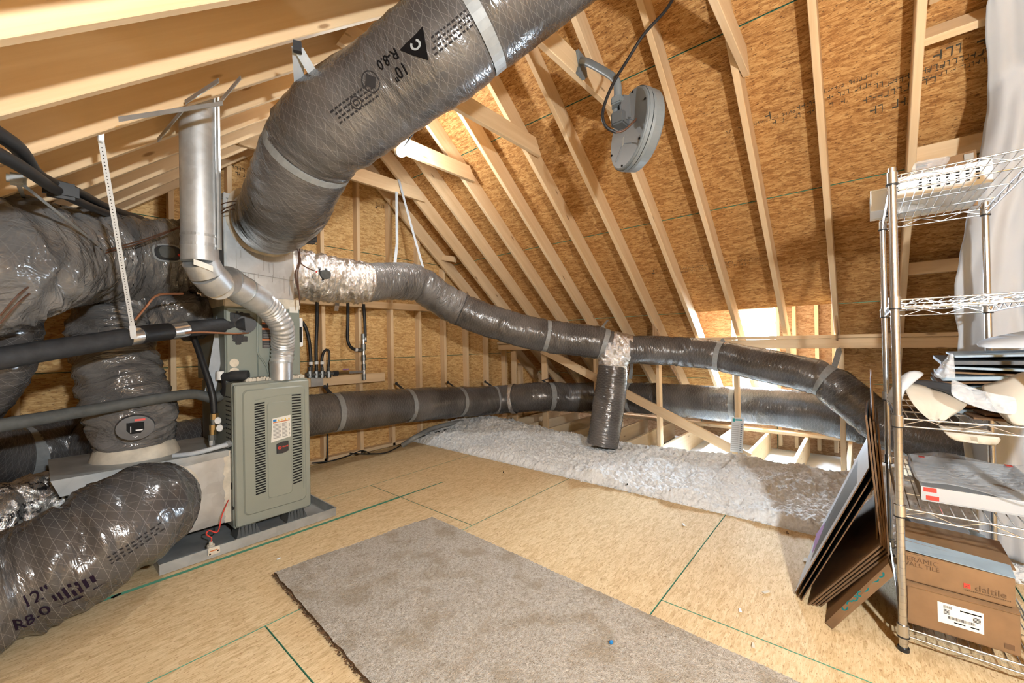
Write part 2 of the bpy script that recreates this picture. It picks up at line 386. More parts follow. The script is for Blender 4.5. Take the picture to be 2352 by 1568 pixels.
def clip(poly, a, b, c):
    """keep a*x+b*y<=c"""
    out = []
    for i, p in enumerate(poly):
        q = poly[(i+1) % len(poly)]; fp = a*p[0]+b*p[1]-c; fq = a*q[0]+b*q[1]-c
        if fp <= 0: out.append(p)
        if fp*fq < 0: t = fp/(fp-fq); out.append((p[0]+(q[0]-p[0])*t, p[1]+(q[1]-p[1])*t))
    return out
def panel(name, org, ex, ey, poly, thick, mat, parent, gap=.0012):
    """sheet panel, poly in (ex,ey), front face on the plane through org, thickness away along -ex x ey; green sealed edges"""
    if len(poly) < 3: return None
    ex, ey = V(ex).normalized(), V(ey).normalized(); ez = ex.cross(ey)
    cx = sum(p[0] for p in poly)/len(poly); cy = sum(p[1] for p in poly)/len(poly)
    def sh(p):
        dx, dy = p[0]-cx, p[1]-cy; return (dx-math.copysign(min(gap, abs(dx)), dx), dy-math.copysign(min(gap, abs(dy)), dy))
    q = [sh(p) for p in poly]; n = len(q)
    i = .002
    q2 = [(x-math.copysign(min(i, abs(x)), x), y-math.copysign(min(i, abs(y)), y)) for x, y in q]
    vs = [(x, y, 0) for x, y in q2]+[(x, y, -.002) for x, y in q]+[(x, y, -thick) for x, y in q]
    fs = [tuple(range(n))]+[(k, k+n, (k+1) % n+n, (k+1) % n) for k in range(n)]+[(k+n, k+2*n, (k+1) % n+2*n, (k+1) % n+n) for k in range(n)]+[tuple(range(3*n-1, 2*n-1, -1))]
    Mx = Matrix.Identity(4); o = V(org)+ex*cx+ey*cy
    for k in range(3): Mx[k][0] = ex[k]; Mx[k][1] = ey[k]; Mx[k][2] = ez[k]; Mx[k][3] = o[k]
    return mesh(name, vs, fs, [mat, 'edge'], parent, False, [0]+[1]*(2*n)+[0], basis=Mx)
_tx = {}
def text_mesh(s, size, bold=0.0):
    k = (s, size, bold)
    if k in _tx: return _tx[k]
    cu = bpy.data.curves.new('lettering', 'FONT'); cu.body = s; cu.size = size; cu.align_x = 'CENTER'; cu.align_y = 'CENTER'; cu.offset = bold; cu.resolution_u = 3
    o = bpy.data.objects.new('lettering', cu); C.objects.link(o); bpy.context.view_layer.update()
    me = bpy.data.meshes.new_from_object(o.evaluated_get(bpy.context.evaluated_depsgraph_get()))
    r = ([v.co.copy() for v in me.vertices], [tuple(p.vertices) for p in me.polygons])
    C.objects.unlink(o); bpy.data.objects.remove(o); bpy.data.curves.remove(cu); bpy.data.meshes.remove(me); _tx[k] = r; return r
def flat_text(name, s, size, org, ex, ey, mat, parent, bold=0.0):
    vs, fs = text_mesh(s, size, bold); ex, ey = V(ex).normalized(), V(ey).normalized()
    return mesh(name, [V(org)+ex*v.x+ey*v.y for v in vs], fs, mat, parent)
def slab(name, quad, t, mats, parent=None, fm=None):
    """thin board with the four given corners as front face and thickness t behind"""
    q = [V(p) for p in quad]; n = (q[1]-q[0]).cross(q[3]-q[0]).normalized()
    vs = q+[p-n*t for p in q]; fs = [(0, 1, 2, 3), (7, 6, 5, 4), (0, 4, 5, 1), (1, 5, 6, 2), (2, 6, 7, 3), (3, 7, 4, 0)]
    return mesh(name, vs, fs, mats, parent, False, fm)
class Duct:
    def __init__(s, pts, step=.014, segs=44, wr=1.0, rib=.0, pinch=(), seed=0, bulge=.010):
        """pts: (x,y,z,radius); pinch: list of (position along 0..1, depth, width)"""
        s.path, s.len = smooth_path(pts, step); s.P = [p.xyz for p in s.path]; s.fr = frames(s.P); s.n = len(s.P); s.segs = segs; s.seed = seed; s.wr = wr; s.rib = rib; s.bulge = bulge
        s.R = []
        curv = []
        for i in range(s.n):
            a = s.fr[max(i-6, 0)][0]; b = s.fr[min(i+6, s.n-1)][0]; curv.append((b-a).length)
        s.curv = curv
        for i in range(s.n):
            t = i/(s.n-1); r = s.path[i].w
            for pt, dp, wd in pinch: r *= 1-dp*math.exp(-((t-pt)*s.len/wd)**2)
            s.R.append(r)
    def idx(s, t): return min(s.n-1, max(0, int(round(t*(s.n-1)))))
    def at(s, t, th, off=0):
        x = min(max(t, 0), 1)*(s.n-1); i = min(int(x), s.n-2); f = x-i
        P = s.P[i].lerp(s.P[i+1], f); n = s.fr[i][1].lerp(s.fr[i+1][1], f); b = s.fr[i][2].lerp(s.fr[i+1][2], f); r = s.R[i]*(1-f)+s.R[i+1]*f
        return P+(n*math.cos(th)+b*math.sin(th))*(r+off)
    def skin(s, t, th, off=0):
        x = min(max(t, 0), 1)*(s.n-1); i = min(int(x), s.n-2); f = x-i; k = th/(2*math.pi)*s.segs
        return s.at(t, th, off+s.disp(i, k)*(1-f)+s.disp(i+1, k)*f)
    def disp(s, i, k):
        th = 2*math.pi*k/s.segs; t = i/(s.n-1)*s.len; c, sn = math.cos(th), math.sin(th)
        d = s.bulge*noise.noise(V((t*4+s.seed, c*1.2, sn*1.2+s.seed)))
        w = noise.noise(V((t*16+s.seed*3+c*1.3, c*1.1, sn*1.1)))
        d += s.wr*(.006+.05*min(.22, s.curv[i]))*(1-2*abs(w))*.5
        if s.wr > 1.5: d += s.wr*.0045*(1-3*abs(noise.noise(V((t*24+s.seed+sn*2, c*.8+5, sn*.8)))))
        if s.rib: d += s.rib*math.sin(2*math.pi*t/.028+th)
        e = min(i, s.n-1-i)/6
        return d*min(1, e)
    def build(s, name, mat, parent=None, t0=0, t1=1, caps=True, off=0.0):
        i0, i1 = s.idx(t0), s.idx(t1); vs = []; fs = []; uv = []
        m = s.segs
        for i in range(i0, i1+1):
            for k in range(m+1):
                th = 2*math.pi*k/m; r = s.R[i]+s.disp(i, k % m)+off
                vs.append(s.P[i]+(s.fr[i][1]*math.cos(th)+s.fr[i][2]*math.sin(th))*r); uv.append((i/(s.n-1)*s.len, th*s.R[i]))
        w = m+1
        for i in range(i1-i0):
            for k in range(m): a = i*w+k; fs.append((a, a+1, a+1+w, a+w))
        if caps:
            fs.append(tuple(range(m-1, -1, -1))); b = (i1-i0)*w; fs.append(tuple(b+k for k in range(m)))
        return mesh(name, vs, fs, mat, parent, True, uvs=uv)
    def band(s, t, w=.045, off=.004, mat='strap', parent=None, name='strap'):
        mb = MB(); i = s.idx(t); vs = []; fs = []; m = 40; dt = w/2/s.len
        ts = [(-dt, -.002), (-dt, off), (dt, off), (dt, -.002)]
        for q, o in ts:
            for k in range(m): vs.append(s.at(t+q, 2*math.pi*k/m, o+.003))
        for j in range(3):
            for k in range(m): fs.append((j*m+k, j*m+(k+1) % m, (j+1)*m+(k+1) % m, (j+1)*m+k))
        return mesh(name, vs, fs, mat, parent, False)
    def find(s, u, v):
        """position and angle of the visible skin point seen at a pixel"""
        best = (1e9, 0, 0)
        for i in range(0, s.n, 2):
            for k in range(90):
                th = 2*math.pi*k/90; nn = s.fr[i][1]*math.cos(th)+s.fr[i][2]*math.sin(th); p = s.P[i]+nn*s.R[i]
                if nn.dot(CAM-p) <= 0: continue
                w = p-CAM; z = w.dot(FWD)
                if z < .2: continue
                e = (1176+F*w.dot(RGT)/z-u)**2+(784+F*w.dot(DWN)/z-v)**2
                if e < best[0]: best = (e, i/(s.n-1), th)
        return best[1], best[2]
    def text(s, txt, t, th, size, mat, parent, flip=1, spin=0.0, name='printed_size', off=.007, bold=0.0):
        vs, fs = text_mesh(txt, size, bold); out = []; i = s.idx(t); r = s.R[i]; cs, sn = math.cos(spin), math.sin(spin)
        for v in vs:
            x, y = v.x*cs-v.y*sn, v.x*sn+v.y*cs
            out.append(s.skin(t+flip*x/s.len, th-flip*y/r, off*.35))
        return mesh(name, out, fs, mat, parent)
# ================================================================== THE SETTING
ID = Matrix.Identity(4)
Z1 = V((0, 0, 1))
# ---- floor: boards on a dark base
floor = tag(MB().box(-2.3, XF, YB, YF, -.06, -.021).build('floor', 'edge'), kind='structure')
rows = [(-3.0, -1.74, 0), (-1.74, -.52, 1), (-.52, .70, 0), (.70, 1.916, 1), (1.916, 3.137, 0), (3.137, YF, 1)]
for y0, y1, odd in rows:
    xs = [-2.3, -.625, 1.813, XF] if not odd else [-2.3, -1.823, .615, XF]
    for x0, x1 in zip(xs, xs[1:]):
        if y0 < 1.95 < y1 and x1 < 1.9:
            for a, b in ((y0, 2.704), (2.726, y1)):
                panel('floor_panel', (0, 0, 0), (1, 0, 0), (0, 1, 0), [(x0, a), (x1, a), (x1, b), (x0, b)], .018, 'osb_floor', floor)
        elif y0 < 1.95 < y1:
            # this board carries the end of the saw cut
            p = [(x0, y0), (x1, y0), (x1, y1), (x0, y1), (x0, 2.725), (2.24, 2.720), (2.24, 2.709), (x0, 2.705)]
            vs = [(a, b, 0) for a, b in p]; n = len(p); q = [(a+(.003 if a < 1.9 else -.003 if a > 2.9 else 0), b+(.003 if b < 1.95 else -.003 if b > 3.1 else 0)) for a, b in p]
            vs = [(a, b, 0) for a, b in q]+[(a, b, -.018) for a, b in q]
            mesh('floor_panel', vs, [tuple(range(n))]+[(k, k+n, (k+1) % n+n, (k+1) % n) for k in range(n)], ['osb_floor', 'edge'], floor, False, [0]+[1]*n)
        else:
            panel('floor_panel', (0, 0, 0), (1, 0, 0), (0, 1, 0), [(x0, y0), (x1, y0), (x1, y1), (x0, y1)], .018, 'osb_floor', floor)
# flakes and chips printed dark in the boards: wood chips lying about
# ---- open joist bays towards the eave, drywall below
dry = mesh('drywall_panel', *[(lambda b: (b.v, b.f))(MB().box(-2.5, XE+.2, YB, YS+.05, -.30, -.262))][0], 'drywall', floor)
for y in RY:
    if y > -1.6: lumber('joist', (2.6, y-.04, -.142), (XE-.02, y-.04, -.142), .038, .235, parent=floor, mat='wood_pale')
lumber('rim_plate', (XE-.075, YB+.1, -.005), (XE-.075, YS-.1, -.005), .14, .038, parent=floor, mat='wood_pale')
# ---- roof: right slope
RZ = .012
ex = V((1, 0, -SL)).normalized(); ey = V((0, 1, 0)); k_ = math.sqrt(1+SL*SL)
def srt(x): return (x-XR)*k_
top = V((XR, 0, zr(XR)+DV))
DY0, DY1, DYC = .16, 1.354, 1.757            # dormer opening between these rafters; the dormer's far cheek
ceil_r = tag(mesh('ceiling_right', [top+ex*a+ey*b+V((0, 0, .05+c)) for a, b, c in ((0, YB, 0), (srt(4.6), YB, 0), (srt(4.6), YS+.1, 0), (0, YS+.1, 0))], [(0, 1, 2, 3)], 'tarp'), kind='structure')
sx = [XR+.02, 2.735, 3.672, 4.61, 5.547, XE]
for i, (a, b) in enumerate(zip(sx, sx[1:])):
    off = 0 if i % 2 else 1.219
    ys = [YB]+[y for y in [.145+(0 if i % 2 else 1.209)+2.418*k for k in range(-2, 3)] if YB < y < YS-.2]+[YS]
    for y0, y1 in zip(ys, ys[1:]):
        segs = [(y0, y1)]
        if i >= 3:
            segs = [(max(y0, c), min(y1, d)) for c, d in ((YB, DY0), (DY1, YS)) if min(y1, d)-max(y0, c) > .05]
        for c, d in segs:
            # front face looks down and inwards: swap axes so that ex x ey points down
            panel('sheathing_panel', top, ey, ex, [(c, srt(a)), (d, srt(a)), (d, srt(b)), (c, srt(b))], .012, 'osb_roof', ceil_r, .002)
upR = V((SL, 0, 1)).normalized()
for y in RY:
    yy = .16 if abs(y-.145) < .01 else y
    x0, x1 = XR+.02, XE-.02
    mid = V((0, 0, DV/2))
    lumber('rafter', V((x0, yy, zr(x0)))+mid, V((x1, yy, zr(x1)))+mid, .038, DV/k_, upR, ceil_r)
lumber('ridge_board', (XR, YB, zr(XR)+.13), (XR, YS, zr(XR)+.13), .038, .24, parent=ceil_r)
CY = [3.735, 2.915, 2.10, 1.30, .51, -.30, -1.1]
def clipend(bm, l, w, h):
    for vtx in bm.verts:
        if vtx.co.z > 0: vtx.co.x -= math.copysign(.075, vtx.co.x)
for y in CY:
    lumber('collar_tie', (1.06, y-.004, 2.855), (2.87, y-.004, 2.855), .038, .14, parent=ceil_r, cuts=clipend)
# blocks between the two rafters beside the sheet
for u, v, w in ((2200, 60, .12), (2170, 345, .10), (2150, 612, .09)):
    x = None
    for s in range(400):
        d = 1.5+s*.01; p = D(u, v, d)
        if p.z >= zr(p.x)+.06: break
    lumber('rafter_block', (p.x, -.24, p.z), (p.x, -.64, p.z), .038, w, (SL, 0, 1) if w > .11 else (0, 0, 1), ceil_r)
# ---- roof: left slope
exl = V((-1, 0, -SL)).normalized()
topl = V((XR, 0, zl(XR)+DV)); XL = -2.25
def sl_(x): return (XR-x)*k_
ceil_l = tag(mesh('ceiling_left', [topl+exl*a+ey*b+V((0, 0, .05)) for a, b in ((0, YB), (sl_(XL), YB), (sl_(XL), YS+.1), (0, YS+.1))], [(0, 1, 2, 3)], 'tarp'), kind='structure')
xs_l = [XR-.02]+[XR-.78-.9365*k for k in range(4)]+[XL]
for i, (a, b) in enumerate(zip(xs_l, xs_l[1:])):
    off = 0 if i % 2 else 1.219
    ys = [YB]+[y for y in [.145+(0 if i % 2 else 1.209)+2.418*k for k in range(-2, 3)] if YB < y < YS-.2]+[YS]
    for c, d in zip(ys, ys[1:]):
        panel('sheathing_panel', topl, exl, ey, [(sl_(a), c), (sl_(b), c), (sl_(b), d), (sl_(a), d)], .012, 'osb_wall', ceil_l, .002)
upL = V((-SL, 0, 1)).normalized()
for y in RY:
    x0, x1 = XR-.02, XL+.05
    lumber('rafter', V((x0, y, zl(x0)+DV/2)), V((x1, y, zl(x1)+DV/2)), .038, DV/k_, upL, ceil_l)
# ---- gable wall
def gable_clip(poly):
    poly = clip(poly, SL, 1, 5.10+DV-.01)       # z <= zr(x)+DV
    return clip(poly, -SL, 1, 1.844+DV-.01)
outer = gable_clip([(-2.6, -.35), (6.4, -.35), (6.4, 4.2), (-2.6, 4.2)])
wall_b = tag(mesh('wall_back', [(x, YS+.03, z) for x, z in outer]+[(x, YS+.08, z) for x, z in outer], [tuple(range(len(outer)-1, -1, -1)), tuple(range(len(outer), 2*len(outer)))], 'tarp'), kind='structure')
zrows = [-.35, -.20, 1.02, 2.24, 3.46, 4.0]
for i, (a, b) in enumerate(zip(zrows, zrows[1:])):
    off = 0 if i % 2 else 1.219
    xs = [-2.5]+[1.941+(0 if i % 2 else 1.218)+2.436*k for k in range(-2, 2) if -2.5 < 1.941+(0 if i % 2 else 1.218)+2.436*k < 6.2]+[6.3]
    for c, d in zip(xs, xs[1:]):
        p = gable_clip([(c, a), (d, a), (d, b), (c, b)])
        if len(p) > 2: panel('sheathing_panel', (0, YS, 0), (1, 0, 0), (0, 0, 1), p, .011, 'osb_wall', wall_b, .0015)
gx = [1.96+.406*k-.019 for k in range(-9, 9)]
for x in gx:
    zt = min(zr(x), zl(x))+.06
    if zt < .15: continue
    wd = .05 if abs(x-3.16) < .05 else .038
    if zt > 1.72:
        lumber('stud', (x, YG+.0445, -.02), (x, YG+.0445, 1.60), .089, .038, (1, 0, 0), wall_b)
        lumber('stud', (x, YG+.0445, 1.675), (x, YG+.0445, zt), .089, .038, (1, 0, 0), wall_b)
    else:
        lumber('stud', (x, YG+.0445, -.02), (x, YG+.0445, zt), .089, .038, (1, 0, 0), wall_b)
lumber('wall_plate', (-.25, YG+.035, 1.6375), (4.2, YG+.035, 1.6375), .11, .075, parent=wall_b)
lumber('bottom_plate', (-2.2, YG+.0445, -.0), (6.0, YG+.0445, -.0), .089, .038, parent=wall_b)
lumber('nailing_block', (1.62, YG-.02, .82), (2.62, YG-.02, .81), .038, .10, parent=wall_b)
lumber('gable_block', PY(1018, 592, 4.15), PY(1046, 596, 3.95), .05, .07, parent=wall_b)
# ---- knee wall under the right rafters
wall_k = thing('wall_knee', (XK, 2, 0), None, None, kind='structure')
lumber('top_beam', (XK, YB+.2, 1.105), (XK, YG-.01, 1.115), .038, .089, parent=wall_k)
lumber('top_plate', (XK+.0, YB+.2, 1.166), (XK+.0, YG-.01, 1.176), .089, .03, parent=wall_k)
for y in (-.68, .13, .955, 1.75, 2.545, 3.35): lumber('post', (XK-.01, y, -.03), (XK-.01, y, 1.06), .038, .089, (1, 0, 0) if y < 3 else (0, 1, 0), wall_k)
lumber('post', (XK+.04, 3.95, -.03), (XK+.04, 3.95, 1.06), .089, .038, (1, 0, 0), wall_k)
lumber('diagonal_brace', PX(1245, 803, XK-.06), PX(1722, 1052, XK-.06), .038, .10, (0, 0, 1), wall_k)
# ---- eave wall with the dormer and its window
WY0, WY1, WZ0, WZ1 = .845, 1.33, .42, 1.575
wall_r = tag(mesh('wall_right', [(XE+.14, YB, -.4), (XE+.14, YS, -.4), (XE+.14, YS, .35), (XE+.14, YB, .35)], [(0, 1, 2, 3)], 'tarp'), kind='structure')
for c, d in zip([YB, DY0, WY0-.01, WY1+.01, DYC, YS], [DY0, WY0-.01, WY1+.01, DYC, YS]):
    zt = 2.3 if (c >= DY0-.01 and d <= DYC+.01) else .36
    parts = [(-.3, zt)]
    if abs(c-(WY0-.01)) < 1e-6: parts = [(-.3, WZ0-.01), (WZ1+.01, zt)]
    for a, b in parts: panel('sheathing_panel', (XE+.10, 0, 0), (0, -1, 0), (0, 0, 1), [(-d, a), (-c, a), (-c, b), (-d, b)], .012, 'osb_bounce_greyed', wall_r, .002)
for y in (WY0-.05, WY0-.22, .40, .24): lumber('stud', (XE+.055, y, -.2), (XE+.055, y, 2.2), .089, .038, (0, 1, 0), wall_r, 'wood_pale')
lumber('window_header', (XE+.055, WY0-.1, WZ1+.07), (XE+.055, WY1+.1, WZ1+.07), .089, .12, parent=wall_r)
lumber('window_sill_block', (XE+.055, WY0-.1, WZ0-.03), (XE+.055, WY1+.1, WZ0-.03), .089, .038, parent=wall_r)
# dormer roof and cheeks
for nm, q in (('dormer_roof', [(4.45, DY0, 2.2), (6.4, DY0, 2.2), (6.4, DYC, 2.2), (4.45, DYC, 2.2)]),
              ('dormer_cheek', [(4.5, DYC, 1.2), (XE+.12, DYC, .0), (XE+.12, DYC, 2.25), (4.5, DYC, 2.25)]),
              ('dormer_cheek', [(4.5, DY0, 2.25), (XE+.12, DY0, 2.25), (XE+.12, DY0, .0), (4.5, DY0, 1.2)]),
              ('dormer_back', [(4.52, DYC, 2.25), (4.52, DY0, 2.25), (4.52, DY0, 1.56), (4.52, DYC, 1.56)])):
    slab(nm, q, .012, 'osb_bounce_greyed', wall_r)
win = thing('window_1', (XE+.08, (WY0+WY1)/2, WZ0), None, None, kind='structure')
mb = MB()
for y0, y1, z0, z1 in ((WY0, WY0+.05, WZ0, WZ1), (WY1-.05, WY1, WZ0, WZ1), (WY0+.05, WY1-.05, WZ0, WZ0+.05), (WY0+.05, WY1-.05, WZ1-.05, WZ1)): mb.rbox(XE+.06, XE+.13, y0, y1, z0, z1, .006)
mb.build('window_frame', 'frame', win)
mb = MB(); mb.box(XE+.085, XE+.105, (WY0+WY1)/2+.07, (WY0+WY1)/2+.085, WZ0+.05, WZ1-.05); mb.box(XE+.08, XE+.11, WY0+.05, WY1-.05, .985, 1.02); mb.build('window_muntin', 'frame', win)
for a, b in ((WZ0+.05, .985), (1.02, WZ1-.05)): MB().box(XE+.094, XE+.098, WY0+.05, WY1-.05, a, b).build('window_pane', 'glass', win)
# ---- wall behind the camera and low wall at the left eave
oc = gable_clip([(-2.6, -.35), (6.4, -.35), (6.4, 4.2), (-2.6, 4.2)])
wall_f = tag(mesh('wall_front', [(x, YB, z) for x, z in oc]+[(x, YB-.05, z) for x, z in oc], [tuple(range(len(oc))), tuple(range(2*len(oc)-1, len(oc)-1, -1))], 'osb_wall'), kind='structure')
wall_l = tag(MB().box(XL-.02, XL+.02, YB, YS, -.3, .35).build('wall_left', 'osb_wall'), kind='structure')
# ---- stamps printed on the sheathing (rows of small letters too faded to read)
def stamp(name, org, ex_, ey_, lines, parent, seed):
    rnd = random.Random(seed); vs = []; fs = []; ex_, ey_ = V(ex_).normalized(), V(ey_).normalized(); nz = ex_.cross(ey_)
    for x0, y0, ln, hh in lines:
        x = x0
        while x < x0+ln:
            w = hh*rnd.uniform(.35, .7)
            if rnd.random() < .82:
                n = len(vs); sk = hh*.15
                # a letter: an upright and one or two strokes
                for a, b, c, d in ((0, .22*w, 0, hh), (0, w, rnd.choice((0, .4, .8))*hh, None)):
                    d2 = d if d is not None else c+hh*.2
                    k = len(vs); vs += [V(org)+ex_*(x+p)+ey_*(y0+q)+nz*.0015 for p, q in ((a, c), (b, c), (b, d2), (a, d2))]; fs.append((k, k+1, k+2, k+3))
            x += w*1.45
    return mesh(name, vs, fs, 'stamp', parent)
def on_roof(u, v):
    for s in range(1200):
        p = D(u, v, .8+s*.005)
        if p.z >= zr(p.x)+DV: return p
def roof_stamp(u, v, lines, seed):
    p = on_roof(u, v); stamp('printed_stamp', p-V((0, 0, .001)), (0, 1, 0), ex, lines, ceil_r, seed)
roof_stamp(1990, 190, [(-.02, 0, .42, .028), (.1, .05, .38, .03), (-.05, -.045, .3, .022), (.35, .02, .4, .02), (.48, -.02, .012, .05), (-.55, .02, .5, .03), (-.6, .07, .45, .022), (-.6, -.05, .4, .05)], 3)
roof_stamp(1330, 385, [(-.25, 0, .5, .02), (-.2, .04, .42, .02), (.3, -.03, .012, .05)], 5)
roof_stamp(1560, 615, [(-.7, 0, .9, .02), (-.6, .04, .7, .02), (.25, -.02, .012, .05)], 6)
roof_stamp(2120, 190, [(-.02, .05, .22, .05), (-.05, -.02, .3, .035), (-.1, -.07, .25, .025)], 8)
stamp('printed_stamp', PY(895, 476, YS-.002), (-1, 0, 0), (0, 0, -1), [(0, 0, .17, .03), (.17, -.02, .012, .07)], wall_b, 9)
stamp('printed_stamp', PY(590, 395, YS-.002), (-1, 0, 0), (0, 0, -1), [(0, 0, .3, .03), (0, .05, .26, .03)], wall_b, 10)
# ================================================================== LOOSE INSULATION
def ins_edge(y):
    """far edge of the white insulation"""
    pts = [(-1.2, 4.3), (-.3, 4.45), (.1, 4.42), (.5, 4.30), (.7, 4.36), (.97, 4.55), (1.7, 4.50), (2.3, 4.40), (2.9, 4.42), (3.3, 4.46), (3.7, 4.42), (4.3, 4.42)]
    for (a, b), (c, d) in zip(pts, pts[1:]):
        if a <= y <= c: return b+(d-b)*(y-a)/(c-a)
    return 4.3
def ins_height(x, y):
    e = ins_edge(y)+.05*noise.noise(V((y*7, 3, 1))); near = min(1, max(0, (x-XF+.012)/.07)); far = min(1, max(0, (e-x)/.16))
    hgt = .035+.055*noise.noise(V((x*2.2, y*2.2, .3)))+.03*noise.noise(V((x*6, y*6, 5)))
    if y > 2.9: hgt += .10*min(1, (y-2.9)/.8)*math.exp(-((x-3.9)/.55)**2)
    if y < .9: hgt += .045*math.exp(-((x-4.1)/.45)**2)
    hgt += .020*noise.noise(V((x*22, y*22, 9)))+.012*noise.noise(V((x*50, y*50, 2)))+.006*noise.noise(V((x*95, y*95, 6)))
    z = -.022+(hgt+.03)*near**.5
    return -.25+(z+.25)*far**.6 if far < 1 else z
gxn, gyn = 250, 780; x0, x1, y0_, y1_ = XF-.015, 4.72, -1.15, 4.20
vs = []; fs = []
for j in range(gyn+1):
    for i in range(gxn+1):
        x = x0+(x1-x0)*i/gxn; y = y0_+(y1_-y0_)*j/gyn
        jx = .006*noise.noise(V((x*70, y*70, 4))); jy = .006*noise.noise(V((x*70, y*70, 14)))
        vs.append((x+jx+.01*noise.noise(V((y*30, 1, 2)))*(i == 0), y+jy, ins_height(x, y)))
for j in range(gyn):
    for i in range(gxn):
        a = j*(gxn+1)+i; fs.append((a, a+1, a+gxn+2, a+gxn+1))
ins = mesh('insulation', vs, fs, 'insul', None, True)
tag(ins, 'loose white blown insulation heaped between floor edge and eave', 'insulation', kind='stuff')
# loose tufts on top
rnd = random.Random(11); vs = []; fs = []
for _ in range(4500):
    y = rnd.uniform(-1.1, 4.15); e = ins_edge(y); x = rnd.uniform(XF-.01, e-.02); s = rnd.uniform(.003, .008); z = ins_height(x, y)-.002
    if rnd.random() < .7: x = XF+rnd.uniform(-.03, .04); z = .0+rnd.uniform(0, .015); s *= .7
    c = V((x, y, z+s*.2)); n = len(vs)
    for _k in range(4): vs.append(c+V((rnd.gauss(0, 1), rnd.gauss(0, 1), abs(rnd.gauss(0, 1))))*s)
    fs += [(n, n+1, n+2), (n, n+2, n+3), (n, n+3, n+1), (n+1, n+3, n+2)]
tf = mesh('insulation_tufts', vs, fs, 'insul', ins, False); tf['kind'] = 'stuff'
# insulation lying on the drywall bays thinly is left to the drywall itself
# ================================================================== FURNACE
FX0, FX1, FY0, FY1, FZ0, FZ1 = .768, 1.213, 2.86, 3.57, .075, .955
def rrect(x0, x1, z0, z1, r, n=6):
    out = []
    for cx, cz, a0 in ((x1-r, z0+r, -90), (x1-r, z1-r, 0), (x0+r, z1-r, 90), (x0+r, z0+r, 180)):
        for k in range(n+1):
            a = math.radians(a0+90*k/n); out.append((cx+r*math.cos(a), cz+r*math.sin(a)))
    return out
def plate(mb, loop, y0, y1, mi=0, bev=.0):
    """prism of an x-z loop from y1 (back) to y0 (front)"""
    n = len(loop); cx = sum(p[0] for p in loop)/n; cz = sum(p[1] for p in loop)/n
    f = lambda p, s: (cx+(p[0]-cx)*s, cz+(p[1]-cz)*s)
    vs = [V((x, y1, z)) for x, z in loop]+[V((x, y0+bev, z)) for x, z in loop]
    m = [(x-math.copysign(min(bev, abs(x-cx)), x-cx), z-math.copysign(min(bev, abs(z-cz)), z-cz)) for x, z in loop]
    vs += [V((x, y0, z)) for x, z in m]
    fs = [(k, (k+1) % n, (k+1) % n+n, k+n) for k in range(n)]+[(k+n, (k+1) % n+n, (k+1) % n+2*n, k+2*n) for k in range(n)]+[tuple(range(2*n, 3*n))]
    return mb.add(vs, fs, mi)
fur = thing('furnace', (.99, 3.2, .02), 'grey-green upright gas furnace with louvred front panel standing in a metal pan', 'furnace')
MB().rbox(FX0, FX1, FY0+.03, FY1, FZ0, FZ1, .006).build('cabinet', 'green', fur)
door = plate(MB(), rrect(FX0+.004, FX1-.004, FZ0+.012, FZ1-.012, .012), FY0, FY0+.035, 0, .006).build('door_panel', 'green', fur)
mb = MB(); plate(mb, rrect(FX0+.045, FX1-.035, FZ0+.07, FZ1-.045, .03), FY0-.010, FY0+.002, 0, .007); raised = mb.build('raised_panel', 'green', door)
mb = MB(); plate(mb, rrect(FX0+.175, FX1-.125, FZ0+.14, FZ1-.135, .02), FY0-.014, FY0-.009, 0, .004)
def arch(x0, x1, z, hgt):
    return [V((x0+(x1-x0)*k/12, FY0-.012, z+hgt*math.sin(math.pi*(.12+.5*k/12)))) for k in range(13)]
mb.tube(arch(FX0+.11, FX1-.055, FZ1-.125, .03), .0022, 6); mb.tube([V((FX1-.055, FY0-.012, FZ1-.10)), V((FX1-.055, FY0-.012, FZ0+.15))], .0022, 6)
mb.tube([V((FX0+.175+(FX1-FX0-.30)*k/12, FY0-.012, FZ0+.14+.03*(k/12)**2)) for k in range(13)], .0022, 6)
mb.build('centre_panel', 'green', door)
sl_me = None
def slot_mesh():
    mb = MB(); mb.box(-.0285, .0285, -.0015, .001, -.0042, .0042); return mb
for side, xc, ztop, zbot, n, sk in ((0, FX0+.135, FZ1-.135, FZ0+.19, 36, .18), (1, FX1-.092, FZ1-.105, FZ0+.20, 33, .06)):
    for k in range(n):
        z = ztop+(zbot-ztop)*k/(n-1); s = sk if side == 0 else (-.04+.34*(k/(n-1))**2)
        Mx = Matrix.Translation((xc, FY0-.0102, z)) @ Matrix.Rotation(-s*.55, 4, 'Y')
        if sl_me is None: o = slot_mesh().build('louver_slot', 'slot', door, basis=Mx); sl_me = o.data
        else:
            o = bpy.data.objects.new('louver_slot', sl_me); o.matrix_basis = Mx; link(o, door)
# warning label, badge with its roundel and name
lab = slab('warning_label', [(FX0+.195, FY0-.0152, .565), (FX1-.132, FY0-.0152, .585), (FX1-.132, FY0-.0152, .725), (FX0+.205, FY0-.0152, .715)], .001, 'paper', door); tag(lab, 'white paper warning label with orange bar and warning triangles')
mb = MB()
x0, x1 = FX0+.208, FX1-.137
def lab_z(x, z): return z+(x-x0)*.05
def strip(mb, xa, xb, z, hgt, mi): mb.add([V((xa, FY0-.0162, lab_z(xa, z))), V((xb, FY0-.0162, lab_z(xb, z))), V((xb, FY0-.0162, lab_z(xb, z+hgt))), V((xa, FY0-.0162, lab_z(xa, z+hgt)))], [(0, 1, 2, 3)], mi)
strip(mb, x0, x1, .685, .006, 0)
for k in range(11):
    z = .672-k*.0085
    strip(mb, x0, x0+.045, z, .004, 1); strip(mb, x0+.052, x0+.085 if k % 3 else x0+.08, z, .004, 1); strip(mb, x0+.092, x1, z, .004, 1)
strip(mb, x0, x0+.02, .694, .014, 3)
